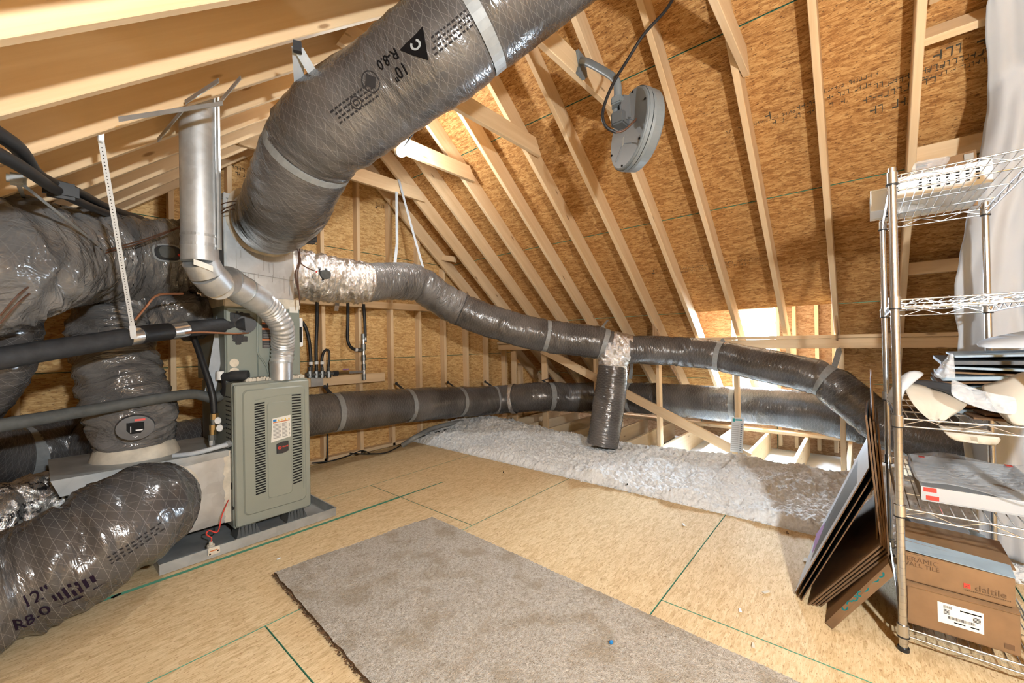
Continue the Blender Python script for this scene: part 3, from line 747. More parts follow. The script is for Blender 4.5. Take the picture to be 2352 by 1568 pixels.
for k in range(4):
    xa = x0+.026+k*.021; mb.add([V((xa, FY0-.0162, lab_z(xa, .694))), V((xa+.012, FY0-.0162, lab_z(xa, .694))), V((xa+.006, FY0-.0162, lab_z(xa, .706)))], [(0, 1, 2)], 2)
mb.build('label_print', ['orange', 'ink_grey', 'yellow', 'blue'], lab)
bx, bz = FX0+.262, .525
badge = plate(MB(), [(bx-.036, bz-.036), (bx, bz-.040), (bx+.034, bz-.030), (bx+.036, bz-.024), (bx+.036, bz+.034), (bx+.03, bz+.036), (bx, bz+.035), (bx-.034, bz+.026), (bx-.036, bz+.02)], FY0-.019, FY0-.013, 0, .002).build('brand_badge', 'badge', door)
mb = MB(); cx, cz = bx-.018, bz-.001; ring = []
for k in range(20):
    a = 2*math.pi*k/20
    for r in (.0105, .0068): ring.append(V((cx+r*math.cos(a), FY0-.0197, cz+r*math.sin(a))))
mb.add(ring, [(2*k, (2*k+2) % 40, (2*k+3) % 40, 2*k+1) for k in range(20)])
mb.add([V((cx+.0042*math.cos(2*math.pi*k/12), FY0-.0197, cz+.0042*math.sin(2*math.pi*k/12))) for k in range(12)], [tuple(range(12))])
mb.build('badge_roundel', 'red', badge)
flat_text('badge_name', 'TRANE', .0115, (bx+.0145, FY0-.0197, bz+.002), (1, 0, .05), (0, 0, 1), 'red', badge, .0004)
# side louvres, knock-outs, feet
mb = MB()
for r in range(3):
    for k in range(14): mb.box(FX0-.0012, FX0+.001, FY0+.06+r*.035, FY0+.085+r*.035, .50+k*.028, .507+k*.028)
mb.build('side_louvers', 'slot', fur)
mb = MB()
for y, z, r in ((FY0+.07, .33, .022), (FY0+.045, .20, .012)): mb.tube([V((FX0-.002, y, z)), V((FX0+.004, y, z))], r, 12)
mb.build('knockout', 'slot', fur)
for x in (FX0+.03, FX1-.13):
    for y in (FY0+.04, FY1-.12):
        mb = MB(); a, b = .014, 0
        mb.add([V(p) for p in ((x-.02, y-.02, .012), (x+.11, y-.02, .012), (x+.11, y+.10, .012), (x-.02, y+.10, .012), (x, y, FZ0), (x+.09, y, FZ0), (x+.09, y+.08, FZ0), (x, y+.08, FZ0))], BF)
        for k in range(5): mb.box(x+.005+k*.02, x+.009+k*.02, y-.017, y, .02, FZ0-.004)
        mb.build('rubber_foot', 'foam_grey', fur)
# ---- drain pan
pan = thing('drain_pan', (.87, 3.2, 0), 'shallow galvanised drain pan on the floor beneath the furnace', 'pan')
px0, px1, py0, py1 = .405, 1.335, 2.765, 3.75
mb = MB(); mb.box(px0, px1, py0, py1, .002, .006); mb.build('pan_base', 'galv_dull', pan)
mb = MB(); t = .004; hz = .055
for a in ((px0, px1, py0, py0+t), (px0, px1, py1-t, py1), (px0, px0+t, py0+t, py1-t), (px1-t, px1, py0+t, py1-t)): mb.box(*a, .006, hz)
for a in ((px0, px1, py0-.003, py0+.006), (px0, px1, py1-.006, py1+.003)): mb.box(*a, hz, hz+.004)
for a in ((px0-.003, px0+.006, py0, py1), (px1-.006, px1+.003, py0, py1)): mb.box(*a, hz, hz+.004)
mb.build('pan_rim', 'galv_dull', pan)
# float switch clipped on the rim and its red lead
fs_ = thing('float_switch', (.61, 2.77, .05), 'small tan float switch clipped on the drain pan rim', 'switch')
p = PY(488, 1268, 2.76); mb = MB(); mb.rbox(p.x-.022, p.x+.034, 2.752, 2.763, .022, .062, .003); mb.build('clip', 'mastic', fs_)
mb = MB(); mb.tube([V((p.x, 2.79, .02)), V((p.x, 2.79, .068))], .018, 12); mb.tube([V((p.x, 2.79, .068)), V((p.x, 2.79, .085))], .009, 10); mb.build('float_body', 'mastic', fs_)
mb = MB(); mb.box(p.x-.012, p.x+.022, 2.7505, 2.7515, .043, .049, 1); mb.box(p.x-.017, p.x-.009, 2.7505, 2.7515, .027, .035); mb.box(p.x+.02, p.x+.028, 2.7505, 2.7515, .035, .043); mb.build('clip_mark', ['ink', 'orange'], fs_)
pts = [V((p.x, 2.79, .085)), PY(486, 1235, 2.80), PY(474, 1227, 2.80), PY(480, 1218, 2.81), PY(500, 1221, 2.81), PY(508, 1190, 2.83), PY(515, 1170, 2.86), PX(527, 1142, FX0-.004)]
mb = MB(); mb.tube([q.xyz for q in smooth_path(pts, .01)[0]], .0035, 6); mb.build('red_wire', 'red', fs_)
mb = MB(); rnd = random.Random(17)
for k in range(40):
    x = FX0+.09+.34*k/39; hgt = .012+.014*rnd.random(); mb.rbox(x-.008, x+.008, FY0+.075-.02*rnd.random(), 3.0, FZ1-.002, FZ1+hgt, .003)
mb.build('mastic_seam', 'mastic', fur)
# ================================================================== COIL CABINET AND PLENUM
CX0, CX1, CY0_, CY1_, CZ0, CZ1 = .764, 1.211, 3.0, 3.66, .957, 1.485
coil = thing('coil_cabinet', (.99, 3.3, CZ0), 'dark green cooling coil cabinet sitting on the furnace behind the flue pipe', 'cabinet')
MB().rbox(CX0, CX1, CY0_, CY1_, CZ0, CZ1, .004).build('cabinet_body', 'green_dark', coil)
mb = MB(); plate(mb, rrect(CX0+.006, CX0+.175, CZ0+.01, CZ1-.07, .008), CY0_-.012, CY0_+.002, 0, .004); mb.build('access_panel', 'green_dark', coil)
mb = MB(); plate(mb, rrect(CX0+.18, CX1-.004, CZ0+.02, CZ1-.075, .008), CY0_-.008, CY0_+.002, 0, .004); mb.build('access_panel', 'green_dark', coil)
mb = MB(); mb.tube([q.xyz for q in smooth_path([(CX0+.178, CY0_-.012, CZ1-.08), (CX0+.178, CY0_-.012, CZ0+.22), (CX0+.18, CY0_-.012, CZ0+.17), (CX0+.225, CY0_-.012, CZ0+.09), (CX0+.24, CY0_-.012, CZ0+.03)], .02)[0]], .006, 8); mb.build('pressed_rib', 'green_dark', coil)
mb = MB(); mb.rbox(CX0-.004, CX1+.004, CY0_-.006, CY0_+.02, CZ1-.055, CZ1+.012, .004); mb.rbox(CX0-.005, CX0+.015, CY0_, CY1_, CZ1-.05, CZ1+.012, .004); mb.build('mastic_seam', 'mastic', coil)
lab = slab('warning_sticker', [(CX0+.205, CY0_-.0095, 1.165), (CX0+.335, CY0_-.0095, 1.165), (CX0+.335, CY0_-.0095, 1.385), (CX0+.205, CY0_-.0095, 1.385)], .001, 'badge', coil)
mb = MB()
for z, hh, mi in ((1.335, .05, 0), (1.322, .01, 1), (1.285, .012, 1), (1.215, .012, 1)): mb.box(CX0+.205, CX0+.335, CY0_-.0105, CY0_-.0100, z, z+hh, mi)
for k in range(11):
    z = 1.17+k*.0105
    if abs(z-1.22) > .008: mb.box(CX0+.212, CX0+.325, CY0_-.0105, CY0_-.0100, z, z+.003, 2)
mb.build('sticker_print', ['paper', 'orange', 'ink_grey'], lab)
st = MB().box(CX1-.07, CX1-.012, CY0_-.0075, CY0_-.0065, 1.40, 1.445).build('small_label', 'paper', coil)
mb = MB()
for x, z, r, m_ in ((CX0+.045, 1.075, .026, 0), (CX0+.045, 1.018, .028, 0)): mb.tube([V((x, CY0_-.0135, z)), V((x, CY0_-.011, z))], r, 14, m_)
mb.build('round_sticker', 'mastic', coil)
mb = MB(); mb.add([V((CX0+.045+.023*math.cos(math.pi+math.pi*k/10), CY0_-.0142, 1.014+.022*math.sin(math.pi+math.pi*k/10))) for k in range(11)], [tuple(range(11))]); mb.build('blue_mark', 'blue', coil)
rnd = random.Random(4)
for x, z, r in ((.845, 1.365, .05), (.845, 1.225, .035)):
    mb = MB(); mb.rbox(x-r*1.1, x+r*1.1, CY0_-.016, CY0_-.010, z-r*.5, z+r*.5, .002)
    for k in range(16):
        a = rnd.uniform(0, 6.28); q = rnd.uniform(.3, 1)*r; s = rnd.uniform(.006, .016); c = V((x+math.cos(a)*q*1.2, CY0_-.014, z+math.sin(a)*q*.7)); mb.rbox(c.x-s, c.x+s, c.y-s*.5, c.y+s*.5, c.z-s, c.z+s, s*.3)
    mb.build('black_sealant', 'black', coil)
sw = thing('condensate_switch_box', (CX1+.02, 3.05, 1.2), 'narrow white plastic control box on the side of the coil cabinet', 'box')
MB().rbox(CX1+.004, CX1+.03, 3.02, 3.11, 1.17, 1.375, .006).build('box_body', 'white', sw)
MB().box(CX1+.005, CX1+.02, 3.0165, 3.0205, 1.20, 1.31).build('dark_slot', 'slot', sw)
plen = thing('supply_plenum', (.98, 3.3, CZ1+.012), 'grey sheet metal plenum box on top of the coil cabinet', 'plenum')
QX0, QX1, QY0, QY1, QZ0, QZ1 = .777, 1.19, 3.03, 3.60, CZ1+.012, 2.145
MB().rbox(QX0, QX1, QY0, QY1, QZ0, QZ1, .006).build('plenum_box', 'galv', plen)
mb = MB(); mb.bar((QX0+.01, QY0-.002, 1.665), (QX1-.005, QY0-.002, 1.635), .002, .004)
rnd = random.Random(5)
for k in range(16):
    x = rnd.uniform(QX0+.02, QX1-.02); z = rnd.choice((1.66, 1.80, 1.74)); l = rnd.uniform(.03, .14); mb.box(x, x+.0022, QY0-.0012, QY0-.0006, z-l, z)
mb.build('drip_streak', 'ink_grey', plen)
mb = MB(); mb.rbox(QX0-.004, QX1+.004, QY0-.004, QY1, QZ1-.03, QZ1+.006, .004); mb.rbox(QX0-.004, QX0+.012, QY0-.006, QY0+.012, QZ0, QZ1, .003); mb.build('plenum_flange', 'galv_dull', plen)
# ---- return plenum
ret = thing('return_plenum', (.45, 3.2, .1), 'sheet metal return air box joined to the left of the furnace', 'plenum')
BX0, BX1, BY0, BY1, BZ0, BZ1 = .10, FX0-.002, 2.935, 3.52, .115, .545
MB().rbox(BX0, BX1, BY0, BY1, BZ0, BZ1, .005).build('box_shell', 'galv', ret)
mb = MB(); mb.add([V(p) for p in ((BX0-.03, BY0-.015, BZ1-.075), (BX1-.01, BY0-.008, BZ1-.03), (BX1-.01, BY0-.012, BZ1+.006), (BX0-.06, BY0-.02, BZ1+.010), (BX0-.03, BY0-.005, BZ1-.075), (BX1-.01, BY0+.0, BZ1-.03), (BX1-.01, BY1, BZ1+.006), (BX0-.06, BY1, BZ1+.010))], BF)
mb.build('top_cover', 'galv_dull', ret)
n = 60; vs = []
for k in range(n+1):
    z = BZ0+(BZ1-BZ0)*k/n; w = .034+.014*noise.noise(V((k*.11, 1, 1)))+.007*noise.noise(V((k*.5, 4, 1))); vs += [V((BX1-w, BY0-.0008, z)), V((BX1-w*.6, BY0-.005, z)), V((BX1, BY0-.004, z))]
mesh('mastic_seam', vs, [(k*3+j, k*3+j+1, k*3+j+4, k*3+j+3) for k in range(n) for j in (0, 1)], 'mastic', ret, True)
MB().rbox(.47, .505, BY0-.003, BY0+.001, BZ0+.02, BZ1-.05, .001).build('seam_rib', 'galv', ret)
# ================================================================== BIG DUCTS
def dep_r(R, rpx): return R*F/rpx
def dp(u, v, R, rpx): q = D(u, v, dep_r(R, rpx)); return (*q, R)
def strap_hang(d, t, top, par, w=.042, name='hanger_strap', mat='strap', both=True):
    """band round the duct and a strip from its top to a fixing point"""
    d.band(t, w, .004, mat, par)
    i = d.idx(t); c = d.P[i]; r = d.R[i]+.008; T = d.fr[i][0]; top = V(top)
    up = (top-c); up = (up-T*up.dot(T)).normalized(); sd = T.cross(up)
    mb = MB()
    for s in ((-1, 1) if both else (-1,)): mb.ribbon([c+sd*(s*r*.96)+up*(r*.25), c+sd*(s*r*.7)+up*(r*.78), top], T, w*.9, .002)
    mb.rbox(top.x-.022, top.x+.022, top.y-.014, top.y+.014, top.z-.02, top.z+.02, .008)
    return mb.build(name, mat, par)
# 1 supply duct rising over the camera
R1 = .203
sup = thing('supply_duct', (1.0, 2.6, 1.9), 'large black insulated duct rising from the plenum towards the ridge, printed 10 inch', 'duct')
pts = [(*PY(615, 505, 3.03), R1*1.02), (*PY(622, 508, 2.85), R1), dp(640, 497, R1, 78), dp(668, 450, R1, 88), dp(722, 335, R1, 97), dp(785, 278, R1, 103), dp(914, 185, R1, 107), dp(1017, 109, R1, 111), dp(1191, -29, R1, 115), dp(1350, -150, R1, 118)]
d1 = Duct(pts, .012, 56, .8, 0, [(.415, .05, .03), (.79, .06, .03)], 1)
d1.build('duct_jacket', 'duct', sup)
d1.band(.415, .05, .004, 'strap', sup)
mb = MB(); tp = D(683, 108, 1.62)
i = d1.idx(.415)
for q in (D(690, 230, dep_r(R1, 98)-.10), D(738, 200, dep_r(R1, 102)-.12)): mb.ribbon([q, q.lerp(tp, .5), tp], V((1, -.7, 0)), .042, .002)
mb.build('hanger_strap', 'white_strap', sup)
mb = MB(); mb.ribbon([tp+V((0, 0, .02)), tp, tp-V((0, 0, .02))], V((1, -.5, 0)), .03, .02); mb.build('strap_knot', 'foam', sup)
d1.band(.79, .05, .004, 'strap', sup)
# mastic collar on the plenum face
mb = MB(); c = PY(612, 507, QY0-.004); n = 40; vs = []; fs = []
for k in range(n):
    a = 2*math.pi*k/n; w = R1+.035+.022*noise.noise(V((math.cos(a)*2, math.sin(a)*2, 3)))
    for r, y in ((R1-.02, -.03), (R1+.012, -.028), (w, 0)): 
        q = V((c.x+r*math.cos(a), c.y+y, c.z+r*math.sin(a))); q.x = max(QX0-.004, min(QX1, q.x)) if y == 0 else q.x; vs.append(q)
for k in range(n):
    for j in range(2): fs.append((k*3+j, k*3+j+1, ((k+1) % n)*3+j+1, ((k+1) % n)*3+j))
mb.add(vs, fs); mb.build('mastic_collar', 'mastic', sup, True)
def best_angle(d, t, toward):
    """angle on the duct at t whose outward side points to the given point"""
    i = d.idx(t); w = V(toward)-d.P[i]; return math.atan2(w.dot(d.fr[i][2]), w.dot(d.fr[i][1]))
t, th = d1.find(888, 136); d1.text('R-8.0', t, th, .052, 'ink', sup, -1, 0, 'printed_size', bold=.0008)
t, th = d1.find(920, 162); d1.text('10"', t, th, .056, 'ink', sup, -1, 0, 'printed_size', bold=.0008)
# printed triangle with a hook-shaped mark, and lines of small print
def duct_poly(d, loops, t, th, mat, par, name, flip=1, spin=0.0, off=.0065):
    out = []; fs = []; r = d.R[d.idx(t)]; cs, sn = math.cos(spin), math.sin(spin)
    for lp in loops:
        n = len(out)
        for x, y in lp: x, y = x*cs-y*sn, x*sn+y*cs; out.append(d.skin(t+flip*x/d.len, th-flip*y/r, off*.35))
        fs.append(tuple(range(n, n+len(lp))))
    return mesh(name, out, fs, mat, par)
def circle(cx, cy, r, n=20): return [(cx+r*math.cos(2*math.pi*k/n), cy+r*math.sin(2*math.pi*k/n)) for k in range(n)]
def ring_loops(cx, cy, r0, r1, a0=0, a1=360, n=20):
    out = []
    for k in range(n):
        a, b = math.radians(a0+(a1-a0)*k/n), math.radians(a0+(a1-a0)*(k+1)/n)
        out.append([(cx+r0*math.cos(a), cy+r0*math.sin(a)), (cx+r1*math.cos(a), cy+r1*math.sin(a)), (cx+r1*math.cos(b), cy+r1*math.sin(b)), (cx+r0*math.cos(b), cy+r0*math.sin(b))])
    return out
def hook_mark(d, t, th, size, par, spin=0.0):
    tri = []
    for j in range(8):
        ya, yb = -.35+.9*j/8, -.35+.9*(j+1)/8; wa, wb = .5*(1-j/8), .5*(1-(j+1)/8)
        for i in range(6):
            a0, a1 = -1+i/3, -1+(i+1)/3; tri.append([(wa*a0*size, ya*size), (wa*a1*size, ya*size), (wb*a1*size, yb*size), (wb*a0*size, yb*size)])
    duct_poly(d, tri, t, th, 'ink', par, 'printed_triangle', 1, spin)
    duct_poly(d, ring_loops(0, -.1*size, .10*size, .17*size, -60, 230), t, th, 'strap', par, 'printed_mark', 1, spin, .0085)
t, th = d1.find(953, 108); hook_mark(d1, t, th, .10, sup, 3.3)
for k, (u, v, l) in enumerate(((800, 220, .18), (1050, 42, .20))):
    rnd = random.Random(k); lp = []
    for ln in range(4):
        x = -l/2
        while x < l/2:
            w = rnd.uniform(.006, .016); y = ln*.016; lp.append([(x, y), (x+w, y), (x+w, y+.007), (x, y+.007)]); x += w+.006
    t, th = d1.find(u, v); duct_poly(d1, lp, t, th, 'ink_faint', sup, 'small_print', -1)
t, th = d1.find(825, 237); duct_poly(d1, ring_loops(0, 0, .019, .023)+ring_loops(0, 0, .009, .012), t, th, 'ink_faint', sup, 'printed_mark')
t, th = d1.find(852, 187); duct_poly(d1, [[(-.03, 0), (0, -.026), (.03, 0), (0, .03)]]+ring_loops(0, 0, .034, .038), t, th, 'ink_faint', sup, 'printed_mark')
# damper motor peeping out under the duct
MB().rbox(*(lambda q: (q.x-.04, q.x+.05, q.y-.03, q.y+.03, q.z-.03, q.z+.03))(D(706, 547, 2.45)), .012).build('damper_motor', 'badge', sup)
# 2 trunk duct to the left of the plenum
R2 = .23
trk = thing('trunk_duct', (.2, 2.9, 1.6), 'wide wrinkled black duct running left from the plenum and bending towards the camera', 'duct')
pts = [(QX0, 3.34, 1.77, R2*.86), (*D(445, 590, 2.75), R2*.9), (*D(350, 597, 2.55), R2), (*D(215, 588, 2.28), R2*.98), (*D(125, 586, 2.02), R2*1.02), (*D(25, 595, 1.72), R2*1.03), (*D(-90, 620, 1.55), R2), (*D(-260, 680, 1.5), R2)]
d2 = Duct(pts, .009, 72, 3.2, 0, [(.62, .07, .03), (.47, .05, .03)], 2, .016)
d2.build('duct_jacket', 'duct_soft', trk)
strap_hang(d2, .62, D(38, 412, 1.36), trk, .04)
q = D(120, 432, 1.75)
def actuator(d, t, th, par, name='damper_motor'):
    """oval motor housing on a collar, with a red tab"""
    i = d.idx(t); T = d.fr[i][0]; o = d.at(t, th, 0); nrm = (o-d.P[i]).normalized(); S = T.cross(nrm)
    def prism(mb, loop, z0, z1, mi=0):
        n = len(loop); vs = [o+T*x+S*y+nrm*z0 for x, y in loop]+[o+T*x*.93+S*y*.93+nrm*z1 for x, y in loop]
        mb.add(vs, [(k, (k+1) % n, (k+1) % n+n, k+n) for k in range(n)]+[tuple(range(n, 2*n))], mi)
    def oval(a, b, n=24): return [(a*math.copysign(abs(math.cos(2*math.pi*k/n))**.7, math.cos(2*math.pi*k/n)), b*math.copysign(abs(math.sin(2*math.pi*k/n))**.7, math.sin(2*math.pi*k/n))) for k in range(n)]
    mb = MB(); prism(mb, oval(.085, .058), -.02, .016, 0); m = mb.build(name, 'strap', par)
    mb = MB(); prism(mb, oval(.072, .047), .0, .022, 0); mb.build('motor_recess', 'badge', m)
    mb = MB(); prism(mb, [(x+.02, y) for x, y in oval(.042, .036)], .0, .045, 0); mb.build('motor_cap', 'foam_grey', m)
    mb = MB(); prism(mb, [(x-.055, y-.012) for x, y in oval(.010, .008)], .0, .032, 0); mb.build('red_tab', 'red', m)
    return m
def angle_to_px(d, t, u, v):
    i = d.idx(t); r = ray(u, v); w = d.P[i]-CAM; c = CAM+r*(w.dot(r)/r.length_squared); w = c-d.P[i]
    back = -r.normalized()*math.sqrt(max(0, d.R[i]**2-min(w.length, d.R[i]*.95)**2)); w = w+back
    return math.atan2(w.dot(d.fr[i][2]), w.dot(d.fr[i][1]))
def t_at_px(d, u):
    best = min(range(d.n), key=lambda i: abs(proj(d.P[i])[0]-u)); return best/(d.n-1)
def proj(p):
    w = V(p)-CAM; z = w.dot(FWD); return (1176+F*w.dot(RGT)/z, 784+F*w.dot(DWN)/z)
t, th = d2.find(386, 580); actuator(d2, t, th, trk)
mb = MB()
for o in (0, .02):
    pts = [(*D(158, 612-o*300, 1.85), 0), (*D(230, 585-o*300, 1.98), 0), (*D(330, 555-o*250, 2.2), 0), (*D(420, 520-o*100, 2.4), 0)]
    mb.tube([q.xyz for q in smooth_path(pts, .03)[0]], .0035, 6)
    pts = [(*D(0, 725+o*900, 1.48), 0), (*D(50, 670+o*900, 1.52), 0), (*D(100, 640+o*600, 1.66), 0), (*D(150, 612, 1.82), 0)]
    mb.tube([q.xyz for q in smooth_path(pts, .03)[0]], .0035, 6)
mb.build('thermostat_wire', 'brown', trk)
# 3 duct dropping into the return box
drp = thing('return_drop_duct', (.3, 2.75, .6), 'thick black duct dropping vertically into the top of the return box', 'duct')
R3 = .178
pts = [(CX0, 3.40, 1.36, .13), (.62, 3.38, 1.40, .145), (*D(338, 692, 2.62), .16), (*D(276, 718, 2.52), R3*.96), (*D(260, 775, 2.46), R3), (*D(278, 870, 2.40), R3*1.03), (*D(304, 950, 2.38), R3*1.02), (*D(314, 1035, 2.38), R3*.92)]
d3 = Duct(pts, .010, 60, 2.6, 0, [], 3, .014)
d3.build('duct_jacket', 'duct_soft', drp)
t = t_at_px(d3, 305)
mb = MB(); q = D(311, 982, 2.19); nrm = (CAM-q); nrm.z *= .3; nrm.normalize(); S = Z1.cross(nrm).normalized(); U = nrm.cross(S)
def disc(mb, c, S, U, n_, a, b, z0, z1, mi=0, taper=.94, n=28):
    vs = [c+S*(a*math.cos(2*math.pi*k/n))+U*(b*math.sin(2*math.pi*k/n))+n_*z0 for k in range(n)]+[c+S*(a*taper*math.cos(2*math.pi*k/n))+U*(b*taper*math.sin(2*math.pi*k/n))+n_*z1 for k in range(n)]
    mb.add(vs, [(k, (k+1) % n, (k+1) % n+n, k+n) for k in range(n)]+[tuple(range(n, 2*n))], mi)
disc(mb, q, S, U, nrm, .082, .068, -.06, .012); dm = mb.build('damper_dial', 'badge', drp)
mb = MB(); mb.add([q+S*x+U*y+nrm*.014 for x, y in ((-.035, .03), (.035, .03), (.035, -.01), (.02, -.03), (-.02, -.03), (-.035, -.01))], [(0, 5, 4, 3, 2, 1)]); mb.build('dial_window', 'slot', dm)
mb = MB(); mb.add([q+S*x+U*y+nrm*.017 for x, y in ((-.003, .036), (.04, .036), (.04, .047), (-.003, .047))], [(3, 2, 1, 0)]); mb.build('dial_red_bar', 'red', dm)
mb = MB(); mb.add([q+S*x+U*y+nrm*.016 for x, y in ((.0, -.01), (.03, -.01), (.028, -.016), (.002, -.016), (-.02, .01), (-.017, .01), (-.017, -.022), (-.02, -.022), (-.012, -.042), (0, -.052), (.012, -.042), (0, -.046))], [(0, 3, 2, 1), (4, 7, 6, 5), (8, 9, 10, 11)]); mb.build('dial_marks', 'white', dm)
mb = MB(); q = d3.P[-1]; mb.tube([V((q.x, q.y, BZ1+.005)), V((q.x, q.y, BZ1+.07)), V((q.x, q.y, BZ1+.085))], [.20, .178, .16], 36); mb.build('mastic_collar', 'mastic', drp, True)
# 4 floor duct, 12 inch, out of the front of the return box
flo = thing('floor_return_duct', (.2, 2.2, 0), 'fat black duct lying on the floor in front of the return box, printed 12 inch', 'duct')
def fz(u, v, R): q = PZ(u, v, R); return (q.x, q.y, R, R)
pts = [(.39, BY0, .335, .185), (.375, 2.82, .345, .205), (.28, 2.66, .35, .218), (.12, 2.60, .29, .212), (-.09, 2.595, .225, .204), (-.35, 2.54, .204, .202), (-.8, 2.35, .202, .202)]
d4 = Duct(pts, .010, 64, 2.0, 0, [], 4, .012)
d4.build('duct_jacket', 'duct', flo)
t, th = d4.find(75, 1376); d4.text('12"', t, th, .064, 'ink_purple', flo, -1, 0, 'printed_size', .010, .0006)
t, th = d4.find(72, 1412); d4.text('R8.0', t, th, .064, 'ink_purple', flo, -1, 0, 'printed_size', .010, .0006)
lp = []
for k in range(7): lp.append([(-.045+k*.013, -.03+abs(k-3)*.006), (-.038+k*.013, -.03+abs(k-3)*.006), (-.038+k*.013, .03-abs(k-3)*.004), (-.045+k*.013, .03-abs(k-3)*.004)])
t, th = d4.find(172, 1350); duct_poly(d4, lp+[[(-.06, -.035), (0, -.055), (.06, -.035), (0, -.045)]], t, th, 'ink_purple', flo, 'printed_mark', -1, 0, .010)
lp = []; rnd = random.Random(8)
for ln in range(3):
    x = -.06
    while x < .06: w = rnd.uniform(.005, .012); lp.append([(x, ln*.015), (x+w, ln*.015), (x+w, ln*.015+.006), (x, ln*.015+.006)]); x += w+.006
t, th = d4.find(300, 1262); duct_poly(d4, lp, t, th, 'ink_faint', flo, 'small_print', -1, 0, .010)
mb = MB(); n = 40; vs = []; fs = []
for k in range(n):
    a = 2*math.pi*k/n; w = .225+.03*noise.noise(V((math.cos(a)*2, math.sin(a)*2, 7)))
    for r, y in ((.18, -.03), (.203, -.022), (w, -.0005)): vs.append(V((.39+r*math.cos(a), BY0-.016+y, min(BZ1-.03, max(BZ0+.01, .335+r*math.sin(a))))))
for k in range(n):
    for j in range(2): fs.append((k*3+j, k*3+j+1, ((k+1) % n)*3+j+1, ((k+1) % n)*3+j))
mb.add(vs, fs); mb.build('mastic_collar', 'mastic', flo, True)
# 5 foil duct from the end of the return box
fo = thing('foil_duct', (0, 3.1, .2), 'shiny printed foil duct at the left end of the return box', 'duct')
pts = [(*V((BX0-.01, 3.16, .32)), .15), (*D(110, 1160, 2.15), .155), (*D(20, 1185, 2.0), .155), (*D(-90, 1225, 1.85), .155), (*D(-260, 1300, 1.7), .155)]
d5 = Duct(pts, .012, 48, 2.2, 0, [], 5, .014); d5.build('foil_jacket', 'foil_print', fo)
# 6 duct at the far left, going down behind the trunk
ld = thing('left_drop_duct', (-.1, 2.6, .9), 'dark duct dropping at the picture edge behind the bend of the trunk duct', 'duct')
pts = [(*D(-60, 640, 1.75), .17), (*D(-45, 760, 1.75), .17), (*D(-75, 850, 1.75), .17), (*D(-120, 930, 1.78), .17)]
d6 = Duct(pts, .014, 44, 1.6, 0, [], 6); d6.build('duct_jacket', 'duct', ld)
# 7 long low branch: from the far left behind the furnace along the gable wall and then outside the knee wall
low = thing('low_branch_duct', (3, 3.9, .4), 'long black branch duct strapped low along the gable wall and behind the knee wall', 'duct')
RL = .19
pts = [(*D(-120, 1035, 2.35), RL), (*D(40, 1048, 2.62), RL), (*D(200, 1010, 2.9), RL), (.55, 3.80, .44, RL), (1.2, 3.90, .50, RL), (*PY(720, 953, 3.90), RL), (*PY(860, 938, 3.90), RL), (*PY(1000, 926, 3.90), RL), (*PY(1140, 918, 3.80), RL), (*PX(1240, 911, 4.38), RL), (*PX(1310, 912, 4.72), RL), (*PX(1400, 912, 4.92), RL), (*PX(1500, 915, 4.97), RL), (*PX(1650, 926, 4.95), RL), (*PX(1800, 937, 4.93), RL), (*PX(1920, 957, 4.93), RL), (*PX(2060, 985, 4.93), RL), (4.93, -.9, .40, RL)]
d7 = Duct(pts, .018, 44, 1.0, .0012, [], 7)
SP7 = [(60, 0), (768, 1), (935, 1), (1052, 1), (1137, 1), (1262, 1), (1448, 0), (1686, 0)]
d7 = Duct(pts, .018, 44, 1.0, .0012, [(t_at_px(d7, u), .07, .035) for u, _ in SP7], 7)
d7.build('duct_jacket', 'duct', low)
for u, _ in SP7:
    t = t_at_px(d7, u); i = d7.idx(t)
    d7.band(t, .05, .004, 'strap', low)
    if _:
        top = d7.P[i]+V((-.02, .16, RL+.05))
        if u > 1200: top = d7.P[i]+V((.05, .02, RL+.05))
        c = d7.P[i]; mb = MB(); mb.ribbon([c+V((-.02, .02, RL*.93)), c+V((-.03, .09, RL+.03)), top], d7.fr[i][0], .04, .002); mb.rbox(top.x-.015, top.x+.015, top.y-.012, top.y+.012, top.z-.015, top.z+.02, .006); mb.build('hanger_strap', 'foam', low)
t = t_at_px(d7, 1178); d7.build('foil_joint', 'foil', low, t-.028/d7.len*1.6, t+.028/d7.len*1.6, False, .008)
mb = MB(); q = PX(1448, 870, 4.80); mb.ribbon([q, q.lerp(PX(1452, 830, XK+.05), .5), PX(1452, 815, XK+.05)], V((0, 1, 0)), .045, .002); mb.build('hanger_strap', 'strap', low)
# 8 upper branch: from the plenum to the tee
RU = .172
upb = thing('upper_branch_duct', (2.5, 3.3, 1.7), 'black branch duct with a shiny foil sleeve running right from the plenum', 'duct')
pts = [(QX1, 3.33, 1.73, RU), (*PY(700, 633, 3.36), RU), (*PY(830, 648, 3.38), RU), (*PY(955, 650, 3.36), RU), (*D(1040, 702, 4.25), RU), (*D(1150, 745, 4.33), RU), (*D(1260, 772, 4.42), RU), (*D(1360, 784, 4.38), RU), (*D(1400, 795, 4.36), RU*.98)]
d8 = Duct(pts, .014, 48, 1.2, .001, [], 8)
S8 = [(965, 1), (1065, 0), (1150, 0), (1255, 1), (1385, 1)]
d8 = Duct(pts, .014, 48, 1.2, .001, [(t_at_px(d8, u), .09 if b else .05, .03) for u, b in S8], 8)
tf0 = t_at_px(d8, 842)
dS = Duct([(*d8.P[d8.idx(tf0*k/5)], RU+.006) for k in range(6)], .010, 56, 3.5, 0, [], 18, .02); dS.build('foil_sleeve', 'foil', upb)
d8.build('duct_jacket', 'duct_soft', upb, tf0-.03, t_at_px(d8, 1060)); d8.build('duct_jacket', 'duct', upb, t_at_px(d8, 1060)-.005, 1)
t, th = d8.find(735, 632); actuator(d8, t, th, upb)
